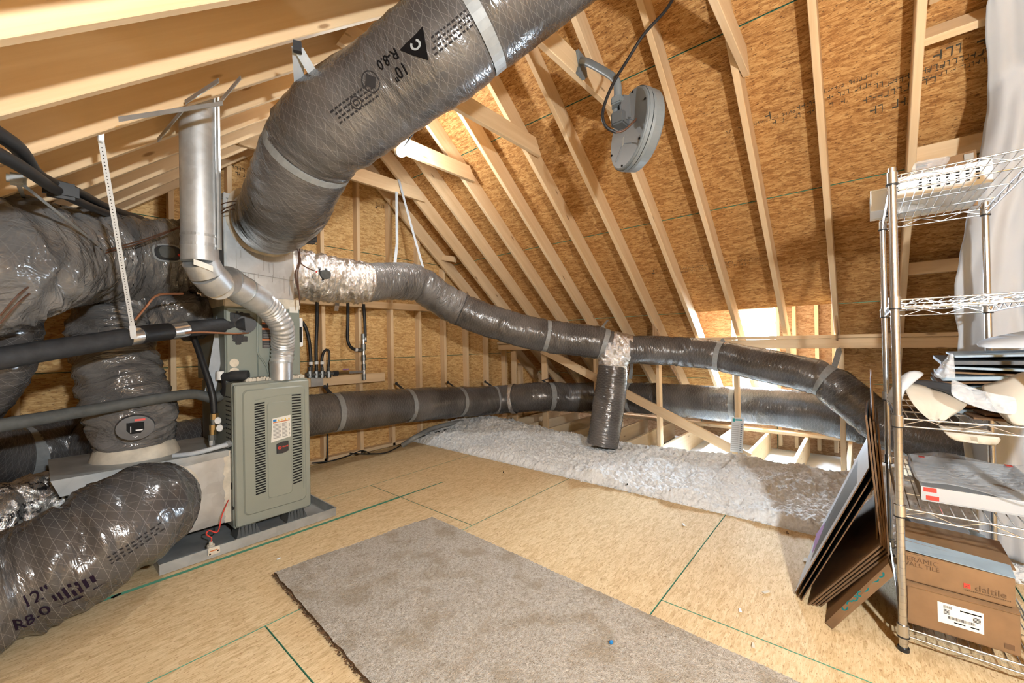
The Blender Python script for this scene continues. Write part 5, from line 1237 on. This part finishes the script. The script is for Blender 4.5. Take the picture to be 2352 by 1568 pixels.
# ================================================================== WIRE RACK
RX0, RX1, RY0, RY1 = 2.075, 2.92, -.10, -.46
SZ = [.085, .526, .857, 1.294, 1.755]
rk = thing('wire_rack', (2.5, -.28, 0), 'tall chrome wire shelving rack at the right edge', 'rack')
def post_mesh(x, y):
    mb = MB(); prof = [(.012, .0125)]
    z = .03
    while z < 1.775: prof += [(z-.0016, .0127), (z-.0012, .0122), (z+.0012, .0122), (z+.0016, .0127)]; z += .0254
    prof.append((1.785, .0127)); mb.tube([V((x, y, z)) for z, r in prof], [r for z, r in prof], 22); return mb
for x in (RX0, RX1):
    for y in (RY0, RY1):
        post_mesh(x, y).build('post', 'chrome', rk)
        MB().tube([V((x, y, 0)), V((x, y, .014))], .017, 14).build('foot_cap', 'black', rk)
def shelf(z):
    fr = MB(); w = .0032; h = .028
    for (a, b) in (((RX0, RY0), (RX1, RY0)), ((RX1, RY0), (RX1, RY1)), ((RX1, RY1), (RX0, RY1)), ((RX0, RY1), (RX0, RY0))):
        a, b = V((*a, z)), V((*b, z)); n = max(4, int((b-a).length/.07))
        fr.tube([a+V((0, 0, 0)), b], w, 8); fr.tube([a-V((0, 0, h)), b-V((0, 0, h))], w, 8)
        fr.tube([a.lerp(b, k/n)-V((0, 0, h if k % 2 else .0)) for k in range(n+1)], .002, 6)
    for x in (RX0, RX1):
        for y in (RY0, RY1): fr.tube([V((x, y, z-.03)), V((x, y, z+.012))], .0175, 14); fr.tube([V((x, y, z-.034)), V((x, y, z-.029))], .0185, 14, 1)
    o = fr.build('shelf', ['chrome', 'black'], rk, True)
    dk = MB()
    n = 13
    for k in range(1, n): y = RY0+(RY1-RY0)*k/n; dk.tube([V((RX0, y, z+.002)), V((RX1, y, z+.002))], .0019, 6)
    for k in (.25, .5, .75): x = RX0+(RX1-RX0)*k; dk.tube([V((x, RY0, z-.002)), V((x, RY1, z-.002))], .0028, 6)
    dk.build('wire_deck', 'chrome', o, True); return o
for z in SZ: shelf(z)
# ---- top shelf
wb = thing('perforated_white_panel', (2.6, -.26, 1.76), 'white plastic panel pierced with rows of small holes lying on the top shelf', 'panel')
MB().rbox(2.44, 2.86, -.115, -.40, 1.762, 1.84, .006).build('panel_body', 'white', wb)
hole = None
for r in range(4):
    for c_ in range(7):
        y = -.205-c_*.027; z = 1.782+r*.0135
        Mx = Matrix.Translation((2.4395, y, z))
        if hole is None: hole = MB().box(-.0006, .002, -.0055, .0055, -.0035, .0035).build('panel_hole', 'slot', wb, basis=Mx).data
        else: o = bpy.data.objects.new('panel_hole', hole); o.matrix_basis = Mx; link(o, wb)
for z in (1.790, 1.806): o = bpy.data.objects.new('panel_hole', hole); o.matrix_basis = Matrix.Translation((2.4395, -.135, z)); link(o, wb)
tag(MB().rbox(2.60, 2.80, -.055, -.112, 1.762, 1.85, .006).build('white_end_cap', 'white'), 'translucent white plastic piece sticking out left of the top shelf', 'plastic piece')
def patch(name, rows, mat, label, cat, t=.0015, lv=2, parent=None):
    """soft sheet through a grid of points"""
    m = len(rows[0]); vs = [p for r in rows for p in r]; fs = [(j*m+i, j*m+i+1, (j+1)*m+i+1, (j+1)*m+i) for j in range(len(rows)-1) for i in range(m-1)]
    o = mesh(name, vs, fs, mat, parent, True); s = o.modifiers.new('soft', 'SUBSURF'); s.levels = lv; s.render_levels = lv
    q = o.modifiers.new('thick', 'SOLIDIFY'); q.thickness = t; q.offset = 0
    if label: tag(o, label, cat)
    return o
def DX(u, v, d): return PX(u, v, max(2.065, 2.10+(d-1.53)*1.3))
def dr(row): return [DX(*p) for p in row]
bx_ = thing('open_carton', (2.88, -.28, 1.76), 'flat brown cardboard carton on the top shelf behind the white panel', 'carton')
slab('carton_front', [(2.87, -.43, 1.765), (2.87, -.09, 1.765), (2.87, -.09, 1.93), (2.87, -.43, 1.97)], .004, 'card', bx_)
slab('carton_flap', [(2.87, -.43, 1.97), (2.87, -.27, 1.955), (2.88, -.27, 2.01), (2.88, -.43, 2.03)], .004, 'card', bx_)
MB().box(2.866, 2.8695, -.42, -.39, 1.985, 2.015).build('printed_mark', 'ink_grey', bx_)
rnd = random.Random(31)
def crumple(base, amp, seed):
    return [[D(u, v, d+amp*noise.noise(V((i*1.3+seed, j*1.7, seed)))) for i, (u, v, d) in enumerate(r)] for j, r in enumerate(base)]
def crumple_x(base, amp, seed): return [[DX(u, v, d+amp*noise.noise(V((i*1.3+seed, j*1.7, seed)))) for i, (u, v, d) in enumerate(r)] for j, r in enumerate(base)]
bag = [[(2100+i*14-j*6+(i*3 if j < 2 else 0), 372-i*3+j*17, 1.86) for i in range(6)] for j in range(8)]
patch('plastic_bag', crumple(bag, .09, 2), 'film', 'crumpled clear plastic bag draped over the white panel on the top shelf', 'bag', .0008, 2)
# ---- third shelf: pile of flattened cartons and packing
for k in range(11):
    z = .875+k*.0205; y1 = -.215-rnd.uniform(0, .07); mat = ['tile_blue', 'card', 'tile_blue', 'card_black', 'tile_blue', 'card_dark'][k % 6]
    x0_ = 2.28+rnd.uniform(0, .07); x1_ = 2.86; y2 = -.58-rnd.uniform(0, .06); sk = rnd.uniform(-.02, .02)
    slab('flattened_carton', [(x0_, y2, z+sk), (x0_+.0, y1, z), (x1_, y1-.03, z+rnd.uniform(0, .006)), (x1_, y2, z+sk)][::-1], .008+.006*(k % 3 == 0), mat, None)
    o = C.objects[-1] if False else bpy.data.objects[[n for n in bpy.data.objects.keys() if n.startswith('flattened_carton')][-1]]
    tag(o, ['blue-grey', 'brown', 'blue-grey', 'black', 'blue-grey', 'dark brown'][k % 6]+' flattened carton, number %s from the bottom of the pile on the middle shelf' % ['one', 'two', 'three', 'four', 'five', 'six', 'seven', 'eight', 'nine', 'ten', 'eleven'][k], 'carton', 'flattened cartons piled on the rack')
patch('pale_tile_sheet', [[D(u, v, 1.62+.25*(1-j)) for u, v in r] for j, r in enumerate((((2242, 783), (2290, 772), (2352, 760), (2420, 750)), ((2240, 799), (2290, 799), (2352, 799), (2420, 799))))], 'card_face', 'pale blue-white sheet curling on top of the carton pile', 'sheet', .003, 1)
def quadgrid(rows, nx, amp, seed):
    """rows of (u0,v0,u1,v1,depth0,depth1) filled across with slight creases"""
    return [[DX(r[0]+(r[2]-r[0])*i/(nx-1), r[1]+(r[3]-r[1])*i/(nx-1), r[4]+(r[5]-r[4])*i/(nx-1)+amp*noise.noise(V((i*.9+seed, j*1.1, seed)))) for i in range(nx)] for j, r in enumerate(rows)]
patch('cream_paper', quadgrid([(2076, 874, 2224, 912, 1.64, 1.60), (2077, 890, 2224, 930, 1.58, 1.58), (2086, 912, 2206, 944, 1.535, 1.57), (2102, 935, 2186, 955, 1.52, 1.56), (2122, 954, 2166, 968, 1.51, 1.55), (2134, 963, 2156, 973, 1.51, 1.54)], 8, .03, 3), 'cream', 'cream packing paper folded over the front of the middle shelf', 'paper', .001, 1)
patch('cream_paper', quadgrid([(2152, 974, 2266, 984, 1.56, 1.56), (2160, 982, 2290, 1000, 1.53, 1.54), (2172, 996, 2302, 1008, 1.515, 1.53), (2184, 1008, 2292, 1020, 1.52, 1.53), (2200, 1013, 2284, 1023, 1.53, 1.54)], 8, .035, 5), 'cream', 'pale corrugated paper hanging below the front edge of the middle shelf', 'paper', .001, 1)
patch('black_film', [dr(r) for r in (((2085, 872, 1.68), (2130, 872, 1.66), (2180, 880, 1.62), (2230, 890, 1.60)), ((2095, 882, 1.64), (2150, 890, 1.61), (2195, 905, 1.58), (2240, 915, 1.57)), ((2140, 890, 1.62), (2180, 905, 1.60), (2215, 922, 1.57), (2235, 928, 1.57)))], 'card_black', 'glossy black plastic film crumpled on the middle shelf', 'film', .001)
patch('tan_cardboard', [dr(r) for r in (((2248, 884, 1.66), (2290, 878, 1.64), (2330, 862, 1.64), (2370, 845, 1.66)), ((2262, 905, 1.60), (2300, 915, 1.55), (2340, 905, 1.56), (2380, 895, 1.58)), ((2285, 935, 1.55), (2310, 950, 1.51), (2345, 950, 1.52), (2385, 950, 1.54)), ((2310, 965, 1.54), (2325, 974, 1.51), (2352, 978, 1.51), (2390, 980, 1.52)))], 'cream', 'torn tan cardboard sheet curling at the right end of the middle shelf', 'cardboard', .004)
patch('silver_wrap', [dr(r) for r in (((2140, 862, 1.66), (2160, 840, 1.66), (2185, 806, 1.66), (2190, 812, 1.66)), ((2150, 866, 1.62), (2165, 848, 1.62), (2180, 830, 1.63), (2192, 835, 1.64)), ((2160, 870, 1.63), (2172, 866, 1.60), (2185, 868, 1.61), (2196, 872, 1.63)))], 'film', 'crinkled silvery plastic wrap standing up on the middle shelf', 'wrap', .001)
patch('white_wrap', [dr(r) for r in (((2062, 870, 1.62), (2085, 852, 1.62), (2105, 850, 1.64), (2130, 858, 1.66)), ((2044, 895, 1.60), (2066, 880, 1.57), (2085, 872, 1.58), (2100, 874, 1.60)), ((2035, 918, 1.62), (2050, 912, 1.58), (2066, 905, 1.56), (2074, 905, 1.57)), ((2048, 926, 1.62), (2055, 926, 1.59), (2066, 924, 1.57), (2072, 922, 1.58)))], 'sheet', 'white foam wrap curling round the left post at the middle shelf', 'wrap', .002)
patch('clear_film', crumple_x([[(2185+i*30, 868+i*16+j*14-(i*i)*1.5, 1.53-.01*j) for i in range(6)] for j in range(4)], .05, 7), 'film', 'clear plastic film tangled across the packing on the middle shelf', 'film', .0008)
for k in range(3):
    o = slab('card_sheet', [(2.12+k*.015, -.66, .868+k*.012), (2.16+k*.02, -.30-k*.03, .868+k*.012), (2.6, -.28, .87+k*.012), (2.6, -.66, .87+k*.012)][::-1], .007, 'card_dark' if k < 2 else 'card')
    tag(o, ['lowest', 'middle', 'upper'][k]+' of three dark cardboard sheets projecting at the front of the middle shelf', 'cardboard', 'cardboard sheets on the middle shelf front')
# ---- second shelf: tray in plastic
tr = thing('white_tray', (2.5, -.33, .53), 'shallow white tray with red corner stickers wrapped in clear plastic', 'tray')
mb = MB(); tx0, tx1, ty0, ty1, tz0, tz1 = 2.19, 2.76, -.165, -.50, .534, .588
mb.rbox(tx0, tx1, ty1, ty0, tz0, tz0+.006, .002); 
for a in ((tx0, tx0+.006, ty1, ty0), (tx1-.006, tx1, ty1, ty0), (tx0+.006, tx1-.006, ty0-.006, ty0), (tx0+.006, tx1-.006, ty1, ty1+.006)): mb.box(*a, tz0+.006, tz1)
mb.build('tray_shell', 'tray', tr)
for y, z in ((-.178, .540), (-.172, .570)): MB().rbox(tx0-.0015, tx0+.0005, y-.035, y, z, z+.016, .0005).build('red_sticker', 'red', tr)
for x, y in ((tx1-.05, -.20), (tx1-.03, -.47)): MB().box(x, x+.03, y-.02, y, tz1, tz1+.0015).build('red_sticker', 'red', tr)
patch('tray_film', [[V((2.17+.6*j/5, -.15-.43*i/6, .60+.035*noise.noise(V((i*1.1, j*1.4, 3)))+.02*math.sin(i*1.3+j))) for i in range(7)] for j in range(6)], 'film', None, None, .0008, 2, tr)
patch('brown_tape', [[D(2270, 1108, 1.70), D(2300, 1112, 1.66), D(2325, 1122, 1.62), D(2345, 1136, 1.58)], [D(2268, 1116, 1.70), D(2298, 1122, 1.66), D(2322, 1133, 1.62), D(2338, 1145, 1.58)]], 'brown', None, None, .001, 1, tr)
# ---- bottom shelf: two tile cartons and an opened grey carton
def carton(name, x0, x1, y0, y1, z0, z1, rot, label):
    c = V(((x0+x1)/2, (y0+y1)/2, z0)); e = thing(name, c, label, 'carton'); e.matrix_basis = Matrix.Translation(c) @ Matrix.Rotation(rot, 4, 'Z'); return e, c
def child(o, e): o.parent = e; o.matrix_parent_inverse = Matrix.Identity(4); return o
e2, c2 = carton('tile_carton', 2.105, 2.45, -.385, -.112, .092, .235, .0, 'lower brown tile carton with a white bar code label on the bottom shelf')
hw, hl, hh = .1725, .1365, .143
child(MB().rbox(-hw, hw, -hl, hl, 0, hh, .004).build('carton_body', 'card'), e2)
child(slab('carton_flap', [(-hw-.004, -hl, hh), (-hw-.004, hl, hh), (-hw+.05, hl, hh+.012), (-hw+.05, -hl, hh+.012)][::-1], .003, 'card'), e2)
lb = child(slab('shipping_label', [(-hw-.001, .055, .040), (-hw-.001, -.055, .040), (-hw-.001, -.055, .112), (-hw-.001, .055, .112)], .0005, 'paper'), e2)
mb = MB(); X = -hw-.0016; r_ = random.Random(2)
def mark(mb, ya, yb, za, zb): mb.add([V((X, ya, za)), V((X, yb, za)), V((X, yb, zb)), V((X, ya, zb))], [(0, 1, 2, 3)])
mark(mb, .0, -.05, .097, .101)
for k in range(8): mark(mb, .04-k*.0026, .0388-k*.0026, .095, .105)
for k in range(30): mark(mb, .030-k*.0022, .030-k*.0022-r_.uniform(.0006, .0016), .060, .070)
for k in range(4): mark(mb, .04, .026, .075+k*.0045, .0775+k*.0045); mark(mb, -.03, -.048, .073+k*.0045, .0755+k*.0045)
mark(mb, .015, -.012, .050, .054); mark(mb, -.024, -.044, .050, .054); child(mb.build('label_print', 'ink'), e2)
mb = MB(); mark(mb, -.100, -.122, .016, .034); child(mb.build('printed_mark', 'card_dark'), e2)
e1, c1 = carton('tile_carton', 2.115, 2.44, -.382, -.108, .246, .352, -.03, 'upper brown ceramic wall tile carton on the bottom shelf')
hw, hl, hh = .1625, .137, .105
child(MB().rbox(-hw, hw, -hl, hl, 0, hh, .004).build('carton_body', 'card'), e1)
child(slab('carton_flap', [(-hw-.006, -hl, hh), (-hw-.006, hl, hh+.012), (-hw+.07, hl, hh+.03), (-hw+.07, -hl, hh+.012)][::-1], .003, 'tile_blue'), e1)
child(slab('carton_flap', [(-hw+.05, -hl-.01, hh+.006), (-hw+.05, hl, hh+.026), (hw, hl, hh+.012), (hw, -hl-.01, hh+.004)][::-1], .003, 'card'), e1)
def ctext(name, s, size, y, z, mat, e, hw, bold=0): return child(flat_text(name, s, size, (-hw-.0018, y, z), (0, -1, 0), (0, 0, 1), mat, None, bold), e)
ctext('printed_words', 'CERAMIC', .024, .090, .083, 'card_dark', e1, hw); ctext('printed_words', 'WALL TILE', .021, .088, .064, 'card_dark', e1, hw)
ctext('printed_brand', 'daltile', .030, -.082, .036, 'card_dark', e1, hw)
mb = MB(); X = -hw-.0018; mark(mb, -.020, -.036, .028, .044); child(mb.build('printed_logo', 'red'), e1)
mb = MB(); X = -hw-.0022
for a, b in (((-.022, .030), (-.034, .042)), ((-.024, .036), (-.030, .030))): mb.add([V((X, a[0], a[1])), V((X, a[0]-.002, a[1])), V((X, b[0], b[1])), V((X, b[0]+.002, b[1]))], [(0, 1, 2, 3), (3, 2, 1, 0)])
child(mb.build('logo_lines', 'card'), e1)
mb = MB(); X = -hw-.0018
for k in range(22): mark(mb, -.022-k*.0048, -.025-k*.0048, .019, .0225)
child(mb.build('small_print', 'card_dark'), e1)
oc_ = thing('opened_carton', (2.6, -.25, .09), 'opened blue-grey carton with raised lid flaps behind the tile cartons', 'carton')
MB().rbox(2.50, 2.80, -.36, -.15, .092, .262, .004).build('carton_body', 'tile_blue', oc_)
slab('lid_flap', [(2.50, -.15, .262), (2.50, -.36, .262), (2.53, -.34, .305), (2.53, -.17, .305)], .003, 'card_face', oc_); slab('lid_flap', [(2.53, -.17, .305), (2.53, -.34, .305), (2.78, -.35, .285), (2.78, -.16, .285)], .003, 'card_face', oc_)
slab('side_flap', [(2.5, -.36, .262), (2.8, -.36, .262), (2.78, -.41, .25), (2.52, -.41, .235)], .003, 'tile_blue', oc_)
# ================================================================== LEANING CARDBOARD
XA, XB = 2.17, 2.86
def bent(name, k, foot_y, fold, topp, label, mats, th=.006):
    """sheet folded once: from floor up to a fold by the rack and on up"""
    xa = XA+k*.006; e = thing(name, (2.5, foot_y, 0), label, 'cardboard', 'folded cardboard leaning on the rack')
    f0, f1 = V((xa, foot_y, .003)), V((XB, foot_y-.01, .003)); g0, g1 = V((xa, fold[0], fold[1])), V((XB, fold[0], fold[1]+.0)); h0, h1 = V((xa, topp[0], topp[1])), V((XB, topp[0]-.01, topp[1]-.02))
    slab('lower_leaf', [f1, f0, g0, g1][::-1], th, mats, e, [0, 1, 2, 2, 2, 2]); slab('upper_leaf', [g1, g0, h0, h1][::-1], th, mats, e, [0, 1, 2, 2, 2, 2])
    return e
for k in range(4):
    bent('folded_cardboard', k, .188-k*.013, (-.052-k*.007, .335-k*.012), (-.014-k*.012, .845-.012*k), ['outermost', 'second', 'third', 'innermost'][k]+' sheet of the folded corrugated cardboard leaning on the rack', ['card_face' if k == 0 else 'card', 'card', 'card_dark'])
fc = thing('flat_box', (2.4, .1, 0), 'flattened tan box with teal lettering at the foot of the leaning cardboard', 'carton')
q = [V((2.075, .130, .004)), V((2.118, -.066, .292)), V((2.085, -.078, .262)), V((2.045, .105, .004))]
def thickquad(name, q, ext, mats, par, fm=None):
    vs = q+[p+ext for p in q]; return mesh(name, vs, [(3, 2, 1, 0), (4, 5, 6, 7), (0, 1, 5, 4), (1, 2, 6, 5), (2, 3, 7, 6), (3, 0, 4, 7)], mats, par, False, fm)
thickquad('box_panel', q, V((.7, .0, .0)), 'card', fc)
nrm = (q[1]-q[0]).cross(q[3]-q[0]).normalized()
if nrm.dot(CAM-q[0]) < 0: nrm = -nrm
mb = MB(); r_ = random.Random(12)
for k in range(8):
    t = .30+k*.082; c = q[0].lerp(q[1], t).lerp(q[3].lerp(q[2], t), .38); al = (q[1]-q[0]).normalized(); ac = (q[3]-q[0]).normalized()
    for lpq in ring_loops(0, 0, .007, .0135, (20, 200, -60, 110, 0, 180, 40, -20)[k], (250, 380, 200, 330, 200, 380, 300, 170)[k], 9): mb.add([c+al*x+ac*(y*.9-.004)+nrm*.0012 for x, y in lpq], [(0, 1, 2, 3), (3, 2, 1, 0)])
mb.build('teal_lettering', 'teal', fc)
for k in range(3):
    y0 = .245-k*.014; xa = 2.225-k*.02; o = slab('cardboard_sheet', [(2.93, y0-.03, .003), (xa, y0, .003), (xa+.005, -.020-k*.008, .62-k*.03), (2.93, -.022-k*.008, .615-k*.03)][::-1], .004, ['card_face' if k == 0 else 'card_black', 'card_black', 'card_dark'], None, [1, 0, 2, 2, 2, 2])
    tag(o, ['white-faced cardboard sheet leaning outermost against the folded stack', 'black cardboard sheet leaning just behind the white-faced one', 'third thin dark cardboard sheet leaning behind the white-faced one'][k], 'cardboard', 'thin sheets leaning on the stack')
    if k == 0:
        sh_o = o
        slab('purple_print', [(2.80, .205, .075), (2.50, .205, .075), (2.50, .17, .15), (2.80, .165, .15)][::-1], .001, 'purple', o)
o = slab('tall_cardboard', [(2.25, -.035, .30), (2.25, -.03, 1.0), (2.85, -.035, .99), (2.85, -.04, .30)], .006, ['card_face', 'card', 'card_dark'], None, [0, 0, 1, 1, 1, 1]); tag(o, 'tall white cardboard sheet with a blue stripe standing against the rack post', 'cardboard')
slab('blue_stripe', [(2.26, -.0285, .60), (2.26, -.0275, .99), (2.30, -.0275, .99), (2.30, -.0285, .60)], .0005, 'blue', o)
# ================================================================== WHITE SHEET AT THE RIGHT
prof = [(2.95, -.62), (2.80, -.57), (2.66, -.515), (2.52, -.52), (2.28, -.51), (1.97, -.47), (1.70, -.42), (1.43, -.385), (1.30, -.375), (1.16, -.39), (.9, -.39), (.64, -.39), (.35, -.42), (.06, -.45)]
def edge_y(z):
    for (a, b), (c, d) in zip(prof, prof[1:]):
        if c <= z <= a: return b+(d-b)*(a-z)/(a-c)
    return prof[-1][1]
vs = []; fs = []; nz_, ny_ = 110, 90
for j in range(nz_+1):
    z = 2.95+(.06-2.95)*j/nz_; y0 = edge_y(z)
    for i in range(ny_+1):
        f = i/ny_; y = y0+(-1.35-y0)*f; w = .25+.75*(1-z/3)
        x = 3.10+.030*math.sin(f*34+z*.9)*w+.016*math.sin(f*71-z*1.7)*w+.06*noise.noise(V((f*5, z*1.6, 2)))+.012*noise.noise(V((f*18, z*7, 4)))
        if i < 5: x += .03*(1-i/5)
        lim = (5.02-z)/SL; k2 = min(1, lim/3.16); x = min(x, lim-.02*math.sin(f*30)**2) if k2 < 1 else x; y = y*k2
        vs.append((x, y+.008*noise.noise(V((z*8, 0, 1)))*(i < 3), z))
for j in range(nz_):
    for i in range(ny_): a = j*(ny_+1)+i; fs.append((a, a+1, a+ny_+2, a+ny_+1))
o = mesh('white_sheet', vs, fs, 'sheet', None, True); q = o.modifiers.new('thick', 'SOLIDIFY'); q.thickness = .002
tag(o, 'white cloth sheet hanging in folds behind the wire rack', 'sheet')
